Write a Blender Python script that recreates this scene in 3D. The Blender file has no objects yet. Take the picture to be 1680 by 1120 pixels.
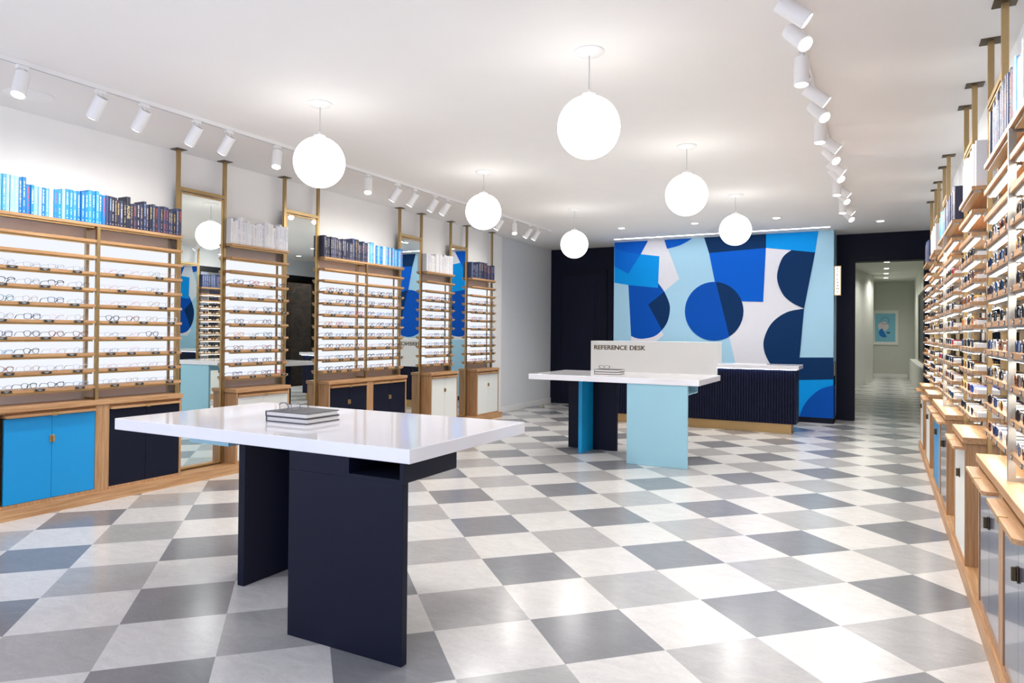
import bpy, bmesh, math, random
from mathutils import Vector, Matrix
random.seed(7)
scene = bpy.context.scene
col = scene.collection
PI = math.pi
CE = 3.25            # ceiling height
XL, XR = -6.20, 0.70  # left / right wall planes
YB = 13.45           # back wall plane

EXPOSURE, WORLD, GLOBE, LBOX = .6, 1.6, 2.8, .69
LSPOT, RSPOT = 20., 35.

# ------------------------------------------------------------------ materials
def lin(c):
    return tuple(((v/255)/12.92 if v/255 <= .04045 else ((v/255+.055)/1.055)**2.4) for v in c)

def newmat(name):
    m = bpy.data.materials.new(name); m.use_nodes = True
    nt = m.node_tree
    return m, nt, nt.nodes['Principled BSDF']

def mat(name, rgb, rough=.5, metal=0., noise=0., nscale=30., emit=None, strength=0., coat=0., spec=.5):
    m, nt, b = newmat(name)
    c = (*lin(rgb), 1)
    b.inputs['Base Color'].default_value = c
    b.inputs['Roughness'].default_value = rough
    b.inputs['Metallic'].default_value = metal
    b.inputs['Specular IOR Level'].default_value = spec
    if coat:
        b.inputs['Coat Weight'].default_value = coat
        b.inputs['Coat Roughness'].default_value = .04
    if emit:
        b.inputs['Emission Color'].default_value = (*lin(emit), 1)
        b.inputs['Emission Strength'].default_value = strength
    if noise:
        tc = nt.nodes.new('ShaderNodeTexCoord')
        n = nt.nodes.new('ShaderNodeTexNoise'); n.inputs['Scale'].default_value = nscale; n.inputs['Detail'].default_value = 4
        mx = nt.nodes.new('ShaderNodeMix'); mx.data_type = 'RGBA'; mx.blend_type = 'MULTIPLY'
        rp = nt.nodes.new('ShaderNodeMapRange'); rp.inputs['To Min'].default_value = 1-noise; rp.inputs['To Max'].default_value = 1+noise*.3
        nt.links.new(tc.outputs['Object'], n.inputs['Vector'])
        nt.links.new(n.outputs['Fac'], rp.inputs['Value'])
        mx.inputs['Factor'].default_value = 1
        mx.inputs[6].default_value = c
        nt.links.new(rp.outputs['Result'], mx.inputs[7])
        nt.links.new(mx.outputs[2], b.inputs['Base Color'])
    return m

def wood(name, axis, light=(200,158,114), dark=(164,118,76), rough=.45):
    m, nt, b = newmat(name)
    tc = nt.nodes.new('ShaderNodeTexCoord')
    mp = nt.nodes.new('ShaderNodeMapping')
    s = [60., 60., 60.]; s['xyz'.index(axis)] = 2.5
    mp.inputs['Scale'].default_value = s
    n = nt.nodes.new('ShaderNodeTexNoise'); n.inputs['Scale'].default_value = 1.; n.inputs['Detail'].default_value = 6; n.inputs['Roughness'].default_value = .65
    r = nt.nodes.new('ShaderNodeValToRGB')
    r.color_ramp.elements[0].position = .32; r.color_ramp.elements[0].color = (*lin(dark), 1)
    r.color_ramp.elements[1].position = .62; r.color_ramp.elements[1].color = (*lin(light), 1)
    nt.links.new(tc.outputs['Object'], mp.inputs['Vector']); nt.links.new(mp.outputs['Vector'], n.inputs['Vector'])
    nt.links.new(n.outputs['Fac'], r.inputs['Fac']); nt.links.new(r.outputs['Color'], b.inputs['Base Color'])
    b.inputs['Roughness'].default_value = rough
    return m

def emis(name, rgb, strength):
    m = bpy.data.materials.new(name); m.use_nodes = True
    nt = m.node_tree; nt.nodes.clear()
    e = nt.nodes.new('ShaderNodeEmission'); o = nt.nodes.new('ShaderNodeOutputMaterial')
    e.inputs['Color'].default_value = (*lin(rgb), 1); e.inputs['Strength'].default_value = strength
    nt.links.new(e.outputs[0], o.inputs[0])
    return m

def glassy(name, rgb, clear=.9, rough=.02):
    """thin pane: mostly clear, a little mirror-like"""
    m = bpy.data.materials.new(name); m.use_nodes = True
    nt = m.node_tree; nt.nodes.clear()
    t = nt.nodes.new('ShaderNodeBsdfTransparent'); t.inputs['Color'].default_value = (*lin(rgb), 1)
    g = nt.nodes.new('ShaderNodeBsdfGlossy'); g.inputs['Roughness'].default_value = rough
    mx = nt.nodes.new('ShaderNodeMixShader'); mx.inputs[0].default_value = 1-clear
    o = nt.nodes.new('ShaderNodeOutputMaterial')
    nt.links.new(t.outputs[0], mx.inputs[1]); nt.links.new(g.outputs[0], mx.inputs[2]); nt.links.new(mx.outputs[0], o.inputs[0])
    return m

def floor_material():
    m, nt, b = newmat('checkered_marbled_tiles')
    N, L = nt.nodes, nt.links
    geo = N.new('ShaderNodeNewGeometry')
    def math_(op, a, bb=None):
        n = N.new('ShaderNodeMath'); n.operation = op
        for k, v in enumerate((a, bb)):
            if v is None: continue
            if isinstance(v, (int, float)): n.inputs[k].default_value = v
            else: L.new(v, n.inputs[k])
        return n.outputs[0]
    off = N.new('ShaderNodeVectorMath'); off.operation = 'SUBTRACT'
    L.new(geo.outputs['Position'], off.inputs[0]); off.inputs[1].default_value = (-2.3052, 3.9270, 0)
    def dot(v):
        n = N.new('ShaderNodeVectorMath'); n.operation = 'DOT_PRODUCT'
        L.new(off.outputs[0], n.inputs[0]); n.inputs[1].default_value = v
        return n.outputs['Value']
    k = 1/.5/math.sqrt(2)
    a = dot((k, k, 0)); bb = dot((k, -k, 0))
    ia = math_('FLOOR', a); ib = math_('FLOOR', bb)
    gray = math_('SUBTRACT', 1., math_('FLOORED_MODULO', math_('ADD', ia, ib), 2.))
    darkrow = math_('SUBTRACT', 1., math_('FLOORED_MODULO', ib, 2.))
    cmb = N.new('ShaderNodeCombineXYZ'); L.new(ia, cmb.inputs[0]); L.new(ib, cmb.inputs[1])
    wn = N.new('ShaderNodeTexWhiteNoise'); wn.noise_dimensions = '3D'; L.new(cmb.outputs[0], wn.inputs['Vector'])
    n1 = N.new('ShaderNodeTexNoise'); n1.inputs['Scale'].default_value = 5; n1.inputs['Detail'].default_value = 9; n1.inputs['Roughness'].default_value = .72
    n1.inputs['Distortion'].default_value = 1.2
    n2 = N.new('ShaderNodeTexNoise'); n2.inputs['Scale'].default_value = 28; n2.inputs['Detail'].default_value = 5; n2.inputs['Distortion'].default_value = 2.0
    mp = N.new('ShaderNodeMapping'); mp.inputs['Rotation'].default_value = (0, 0, .6); mp.inputs['Scale'].default_value = (1, 2.2, 1)
    vadd = N.new('ShaderNodeVectorMath'); vadd.operation = 'MULTIPLY_ADD'
    L.new(wn.outputs['Color'], vadd.inputs[0]); vadd.inputs[1].default_value = (9, 9, 9); L.new(geo.outputs['Position'], vadd.inputs[2])
    L.new(vadd.outputs[0], mp.inputs['Vector']); L.new(mp.outputs[0], n1.inputs['Vector']); L.new(mp.outputs[0], n2.inputs['Vector'])
    def mixc(f, c1, c2):
        n = N.new('ShaderNodeMix'); n.data_type = 'RGBA'
        L.new(f, n.inputs['Factor'])
        for s, c in ((6, c1), (7, c2)):
            if isinstance(c, tuple): n.inputs[s].default_value = (*lin(c), 1)
            else: L.new(c, n.inputs[s])
        return n.outputs[2]
    g = mixc(darkrow, (176,175,174), (134,135,139))
    base = mixc(gray, (218,216,213), g)
    fac = math_('ADD', math_('MULTIPLY', n1.outputs['Fac'], .5), math_('MULTIPLY', n2.outputs['Fac'], .25))
    mr = N.new('ShaderNodeMapRange'); L.new(fac, mr.inputs['Value'])
    mr.inputs['From Min'].default_value = .26; mr.inputs['From Max'].default_value = .5
    mr.inputs['To Min'].default_value = .84; mr.inputs['To Max'].default_value = 1.06
    mul = N.new('ShaderNodeMix'); mul.data_type = 'RGBA'; mul.blend_type = 'MULTIPLY'; mul.inputs['Factor'].default_value = 1
    L.new(base, mul.inputs[6]); L.new(mr.outputs[0], mul.inputs[7])
    L.new(mul.outputs[2], b.inputs['Base Color'])
    b.inputs['Roughness'].default_value = .2
    b.inputs['Specular IOR Level'].default_value = .5
    return m

def brick_material():
    m, nt, b = newmat('dark_brick')
    tc = nt.nodes.new('ShaderNodeTexCoord'); mp = nt.nodes.new('ShaderNodeMapping')
    mp.inputs['Rotation'].default_value = (0, PI/2, PI/2)
    sx = nt.nodes.new('ShaderNodeSeparateXYZ'); cb = nt.nodes.new('ShaderNodeCombineXYZ')
    br = nt.nodes.new('ShaderNodeTexBrick')
    br.inputs['Color1'].default_value = (*lin((84,64,56)), 1); br.inputs['Color2'].default_value = (*lin((46,40,37)), 1)
    br.inputs['Mortar'].default_value = (*lin((28,28,28)), 1); br.inputs['Scale'].default_value = 4.2
    br.inputs['Mortar Size'].default_value = .025
    nt.links.new(tc.outputs['Object'], sx.inputs[0]); ad = nt.nodes.new('ShaderNodeMath'); ad.operation = 'ADD'; nt.links.new(sx.outputs['Y'], ad.inputs[0]); nt.links.new(sx.outputs['X'], ad.inputs[1]); nt.links.new(ad.outputs[0], cb.inputs['X']); nt.links.new(sx.outputs['Z'], cb.inputs['Y'])
    nt.links.new(cb.outputs[0], br.inputs['Vector']); nt.links.new(br.outputs['Color'], b.inputs['Base Color'])
    b.inputs['Roughness'].default_value = .9
    return m

M = dict(
    wall=mat('white_paint', (246,244,241), .7, noise=.03, nscale=6),
    ceil=mat('ceiling_paint', (236,234,231), .8, noise=.03, nscale=3),
    greyedwhite=mat('greyed_white_paint', (222,224,226), .7, noise=.03, nscale=8),  # white wall paint greyed to hold shade on left end and right header
    navywall=mat('navy_wall_paint', (11,16,38), .55, spec=.2, noise=.08, nscale=8),
    bluegrey=mat('blue_grey_panel', (150,158,178), .5, noise=.03, nscale=8),
    corridor=mat('pale_sage_paint', (206,209,200), .7, noise=.03, nscale=5),
    floor=floor_material(), brick=brick_material(),
    oakx=wood('oak_grain_along_x', 'x'), oaky=wood('oak_grain_along_y', 'y'), oakz=wood('oak_grain_upright', 'z', (194,152,110), (160,116,76)),
    oakdark=wood('oak_groove', 'y', (150,104,62), (120,80,44)),
    brass=mat('brushed_brass', (178,152,110), .38, 1., noise=.12, nscale=60),
    brassdark=mat('dark_bronze', (92,80,60), .4, 1., noise=.1, nscale=60),
    gold=mat('satin_gold', (190,156,106), .45, .85, noise=.06, nscale=40),
    steel=mat('brushed_nickel', (182,176,164), .38, 1., noise=.1, nscale=60),
    palemetal=mat('pale_lit_metal', (206,192,164), .5, .35, noise=.05, nscale=40),  # paled to put the light panel's glow into the left rear uprights
    mirror=mat('mirror_silver', (228,234,232), 0., 1.),
    slab=mat('glossy_white_laminate', (240,239,243), .08, spec=.6, noise=.01, nscale=3),
    whitemat=mat('white_lacquer', (238,238,236), .4, noise=.02, nscale=4),
    navy=mat('navy_laminate', (12,17,38), .5, spec=.22, noise=.06, nscale=5),
    navysheen=mat('navy_door_painted_sheen', (52,66,102), .2, spec=1., coat=.6, noise=.04, nscale=5),  # navy lightened to put the room's reflected glare into the colour
    navyflute=mat('navy_fluted_panel', (12,18,44), .5, spec=.25, noise=.06, nscale=5),
    cyan=mat('cyan_laminate', (0,148,214), .4, noise=.03, nscale=5),
    palecyan=mat('pale_aqua_laminate', (158,207,224), .4, noise=.02, nscale=5),
    teal=mat('strong_cyan_laminate', (0,146,204), .4, noise=.03, nscale=5),
    doorwhite=mat('off_white_door', (233,235,230), .35, noise=.02, nscale=5),
    lightbox=emis('lit_panel', (240,244,255), LBOX),
    beige=mat('warm_white_panel', (228,221,214), .6, noise=.03, nscale=8),
    globe=emis('opal_globe_glow', (255,252,248), GLOBE),
    lamp=emis('lamp_lens_glow', (255,250,242), 14.),
    strip=emis('led_strip_glow', (255,252,246), 15.),
    bluestrip=emis('cool_led_glow', (205,220,255), 12.),
    slot=emis('slot_light_glow', (255,255,255), 12.),
    fixture=mat('white_fixture_metal', (236,235,234), .4, noise=.01, nscale=9),
    cord=mat('grey_cable', (190,190,190), .5),
    black=mat('black_plastic', (22,22,24), .35),
    tagface=mat('charcoal_tag', (46,48,54), .4), taggrey=mat('slate_tag', (88,92,98), .4), tagtext=mat('tag_white_print', (225,225,222), .5),
    page=mat('book_pages', (232,228,224), .8, noise=.06, nscale=200),
    cover=mat('charcoal_cloth_cover', (84,84,86), .7, noise=.1, nscale=200),
    glass=glassy('window_glass', (225,232,235), .93),
    lens=glassy('clear_lens', (252,252,253), .988),
    asphalt=mat('alley_ground', (40,40,42), .9, noise=.2, nscale=9),
    sign=emis('lit_sign_face', (255,248,232), 1.35),
    signtext=mat('sign_black', (38,34,32), .5),
    texbrass=mat('letter_brass', (166,148,120), .5, 0.),
    paper=mat('poster_paper', (236,236,232), .5),
    trimnavy=mat('navy_trim_paint', (10,14,34), .5, spec=.2, noise=.05, nscale=9),
)
MURAL = dict(pale=(170,213,236), white=(229,229,236), blue=(0,80,178), blue2=(0,94,204), mid=(0,108,212), bright=(0,150,232), navy=(6,48,94))
MM = {k: mat('mural_'+k, v, .7, noise=.03, nscale=12, spec=.15) for k, v in MURAL.items()}

# ------------------------------------------------------------------ mesh builder
class MB:
    def __init__(s): s.v = []; s.f = []; s.m = []
    def add(s, vs, fs, mi=0):
        o = len(s.v); s.v += [tuple(v) for v in vs]
        for f in fs: s.f.append(tuple(i+o for i in f)); s.m.append(mi)
        return s
    def box(s, x0, x1, y0, y1, z0, z1, mi=0):
        vs = [(x, y, z) for z in (z0, z1) for y in (y0, y1) for x in (x0, x1)]
        return s.add(vs, [(0,2,3,1), (4,5,7,6), (0,1,5,4), (2,6,7,3), (0,4,6,2), (1,3,7,5)], mi)
    def prism(s, pts, axis, a, b, mi=0):
        """extrude a 2D outline along axis from a to b (pts in the two other axes, cyclic order)"""
        ax = 'xyz'.index(axis); n = len(pts); vs = []
        for w in (a, b):
            for p in pts:
                q = list(p); q.insert(ax, w); vs.append(q)
        fs = [tuple(range(n))[::-1], tuple(range(n, 2*n))] + [(k, (k+1) % n, n+(k+1) % n, n+k) for k in range(n)]
        return s.add(vs, fs, mi)
    def cyl(s, p0, p1, r0, r1=None, n=20, mi=0, caps=True):
        r1 = r0 if r1 is None else r1
        p0, p1 = Vector(p0), Vector(p1); d = (p1-p0).normalized()
        u = d.orthogonal().normalized(); w = d.cross(u)
        vs = []
        for p, r in ((p0, r0), (p1, r1)):
            vs += [p + u*r*math.cos(2*PI*k/n) + w*r*math.sin(2*PI*k/n) for k in range(n)]
        fs = [(k, (k+1) % n, n+(k+1) % n, n+k) for k in range(n)]
        if caps: fs += [tuple(range(n))[::-1], tuple(range(n, 2*n))]
        return s.add(vs, fs, mi)
    def lathe(s, prof, c=(0,0), n=28, mi=0):
        """prof: (r, z) rows; axis vertical through c"""
        vs = [(c[0]+r*math.cos(2*PI*k/n), c[1]+r*math.sin(2*PI*k/n), z) for r, z in prof for k in range(n)]
        fs = [(i*n+k, i*n+(k+1) % n, (i+1)*n+(k+1) % n, (i+1)*n+k) for i in range(len(prof)-1) for k in range(n)]
        fs += [tuple(range(n))[::-1], tuple(range((len(prof)-1)*n, len(prof)*n))]
        return s.add(vs, fs, mi)
    def tube(s, pts, r, closed=False, n=4, mi=0, rz=None):
        """tube along 3D pts; r a number or one per point"""
        P = [Vector(p) for p in pts]; N = len(P); vs = []
        for i, p in enumerate(P):
            a = P[(i-1) % N] if closed or i > 0 else P[i]
            b = P[(i+1) % N] if closed or i < N-1 else P[i]
            d = (b-a).normalized()
            up = Vector((0,1,0)) if abs(d.y) < .8 else Vector((0,0,1))
            u = d.cross(up).normalized(); w = u.cross(d)
            rr = r[i] if isinstance(r, (list, tuple)) else r
            for k in range(n):
                t = 2*PI*(k+.5)/n
                vs.append(p + u*rr*math.cos(t)*1.2 + w*rr*math.sin(t)*1.2)
        fs = []
        for i in range(N if closed else N-1):
            j = (i+1) % N
            fs += [(i*n+k, i*n+(k+1) % n, j*n+(k+1) % n, j*n+k) for k in range(n)]
        if not closed: fs += [tuple(range(n))[::-1], tuple(range((N-1)*n, N*n))]
        return s.add(vs, fs, mi)
    def mesh(s, name, mats, origin=(0,0,0), smooth=False):
        me = bpy.data.meshes.new(name)
        ox, oy, oz = origin
        me.from_pydata([(x-ox, y-oy, z-oz) for x, y, z in s.v], [], s.f)
        for m in mats: me.materials.append(m)
        if len(mats) > 1: me.polygons.foreach_set('material_index', s.m)
        bm = bmesh.new(); bm.from_mesh(me); bmesh.ops.recalc_face_normals(bm, faces=bm.faces); bm.to_mesh(me); bm.free()
        if smooth:
            me.shade_smooth() if hasattr(me, 'shade_smooth') else None
            try: me.set_sharp_from_angle(angle=math.radians(40))
            except Exception: pass
        me.update()
        return me

def root_loc(o):
    l = Vector((0,0,0))
    while o is not None: l += o.location; o = o.parent
    return l

def link(name, me, parent=None, loc=(0,0,0), rotz=0.):
    o = bpy.data.objects.new(name, me); col.objects.link(o)
    o.location = loc; o.rotation_euler = (0, 0, rotz)
    if parent is not None: o.parent = parent
    return o

def build(name, mb, mats, parent=None, smooth=False, bevel=0., at=None):
    """mesh given in world coordinates -> ONE object; its origin sits with its thing (or at `at`)"""
    if not isinstance(mats, (list, tuple)): mats = [mats]
    org = root_loc(parent) if parent is not None else Vector(at or (0,0,0))
    me = mb.mesh(name, mats, org, smooth)
    o = link(name, me, parent, (0,0,0) if parent is not None else org)
    if bevel:
        b = o.modifiers.new('edge', 'BEVEL'); b.width = bevel; b.segments = 2; b.limit_method = 'ANGLE'
    return o

def tag(o, label, cat, group=None, kind=None):
    o['label'] = label; o['category'] = cat
    if group: o['group'] = group
    if kind: o['kind'] = kind
    return o

def thing(name, loc, label, cat, group=None):
    o = bpy.data.objects.new(name, None); col.objects.link(o); o.location = loc
    o.empty_display_size = .1
    return tag(o, label, cat, group)

def struct(name, mb, mats, smooth=False, parent=None):
    o = build(name, mb, mats, parent, smooth)
    if parent is None: o['kind'] = 'structure'
    return o

def text_mb(txt, size, bold=0., depth=.002, spacing=1.):
    cu = bpy.data.curves.new('lettering', 'FONT'); cu.body = txt; cu.size = size; cu.extrude = depth; cu.offset = bold; cu.space_character = spacing
    cu.resolution_u = 3
    ob = bpy.data.objects.new('lettering', cu); col.objects.link(ob)
    dg = bpy.context.evaluated_depsgraph_get()
    me = bpy.data.meshes.new_from_object(ob.evaluated_get(dg))
    mb = MB(); mb.add([tuple(v.co) for v in me.vertices], [tuple(p.vertices) for p in me.polygons])
    bpy.data.objects.remove(ob); bpy.data.curves.remove(cu); bpy.data.meshes.remove(me)
    return mb

def clip_rect(poly, x0, x1, z0, z1):
    def clip(p, inside, cut):
        o = []
        for i in range(len(p)):
            a, b = p[i-1], p[i]
            if inside(b):
                if not inside(a): o.append(cut(a, b))
                o.append(b)
            elif inside(a): o.append(cut(a, b))
        return o
    def cx(v): return lambda a, b: (v, a[1]+(b[1]-a[1])*(v-a[0])/(b[0]-a[0]))
    def cz(v): return lambda a, b: (a[0]+(b[0]-a[0])*(v-a[1])/(b[1]-a[1]), v)
    for ins, cut in ((lambda p: p[0] >= x0, cx(x0)), (lambda p: p[0] <= x1, cx(x1)), (lambda p: p[1] >= z0, cz(z0)), (lambda p: p[1] <= z1, cz(z1))):
        poly = clip(poly, ins, cut) if poly else poly
    return poly

ORD = 'first second third fourth fifth sixth seventh eighth ninth tenth'.split()
def ordw(n):  # 1-based
    if n <= 10: return ORD[n-1]
    return {11:'eleventh',12:'twelfth',13:'thirteenth'}.get(n) or ('%d%s' % (n, 'th' if 10 <= n % 100 <= 20 else {1:'st',2:'nd',3:'rd'}.get(n % 10, 'th')))

# ------------------------------------------------------------------ camera
TH = math.radians(28.084); PITCH = .0095; ROLL = .00868; HC = 1.4769
fwd = Vector((-math.sin(TH)*math.cos(PITCH), math.cos(TH)*math.cos(PITCH), math.sin(PITCH)))
rt = Vector((math.cos(TH), math.sin(TH), 0)); up = rt.cross(fwd)
r2 = rt*math.cos(ROLL) + up*math.sin(ROLL); u2 = -rt*math.sin(ROLL) + up*math.cos(ROLL)
cam = bpy.data.cameras.new('camera'); co = bpy.data.objects.new('camera', cam); col.objects.link(co)
mw = Matrix.Identity(4)
for k in range(3):
    mw[k][0] = r2[k]; mw[k][1] = u2[k]; mw[k][2] = -fwd[k]
mw[0][3], mw[1][3], mw[2][3] = 0, 0, HC
co.matrix_world = mw
cam.sensor_width = 36; cam.sensor_fit = 'HORIZONTAL'; cam.lens = 1138.754/1680*36
cam.shift_y = -(560-535.088)/1680; cam.clip_start = .05; cam.clip_end = 200
scene.camera = co
scene.view_settings.view_transform = 'Standard'
scene.view_settings.exposure = EXPOSURE
scene.cycles.max_bounces = 10; scene.cycles.diffuse_bounces = 6; scene.cycles.glossy_bounces = 6; scene.cycles.transparent_max_bounces = 24
scene.cycles.use_denoising = True
scene.cycles.sample_clamp_indirect = 6.
scene.cycles.caustics_reflective = False; scene.cycles.caustics_refractive = False

w = bpy.data.worlds.new('daylight'); scene.world = w; w.use_nodes = True
w.node_tree.nodes['Background'].inputs[0].default_value = (*lin((222,230,255)), 1)
w.node_tree.nodes['Background'].inputs[1].default_value = WORLD

# ------------------------------------------------------------------ room shell
Y0 = -1.6
struct('floor', MB().box(XL-.2, 2.6, Y0, 30, -.1, 0), M['floor'])
struct('ceiling', MB().box(XL-.2, XR+.12, Y0, YB+.2, CE, CE+.12), M['ceil'])
struct('wall_left', MB().box(XL-.15, XL, Y0, 11.2, 0, CE), M['wall'])
struct('wall_left_end', MB().box(XL-.2, XL-.04, 11.2, YB+.1, 0, CE), M['greyedwhite'])  # white wall continues here; its shade is painted in as grey
struct('baseboard_left', MB().box(XL-.04, XL-.025, 11.2, YB, 0, .1), M['whitemat'])
# back wall: navy, with a door on the left and the corridor opening on the right
OX0, OX1, OZ = -.425, .62, 2.77
struct('wall_back', MB().box(XL-.15, -4.605, YB, YB+.16, 0, CE), M['navywall'])
struct('wall_back_doorway', MB().prism([(-.715,0),(OX0,0),(OX0,OZ),(OX1,OZ),(OX1,0),(XR+.1,0),(XR+.1,CE),(-.715,CE)], 'y', YB, YB+.3), M['navywall'])
struct('trim_1', MB().box(OX0-.1, OX0-.012, YB-.02, YB, 0, OZ+.09)
       .box(OX0-.012, OX1+.06, YB-.02, YB, OZ+.012, OZ+.09), M['trimnavy'])
# flush navy panelled door in the left part of the back wall
d1 = build('door_1', MB().box(-5.98, -5.06, YB-.02, YB, .02, 2.70), M['navywall']); d1['kind'] = 'structure'
build('door_casing', MB().box(-6.08, -5.98, YB-.035, YB, 0, 2.79).box(-5.06, -4.97, YB-.035, YB, 0, 2.79).box(-5.98, -5.06, YB-.035, YB, 2.70, 2.79), M['trimnavy'], d1)
build('door_panel', MB().box(-5.86, -5.18, YB-.028, YB-.02, .25, 2.56).box(-5.80, -5.24, YB-.034, YB-.028, .31, 2.50), M['navywall'], d1)
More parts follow.
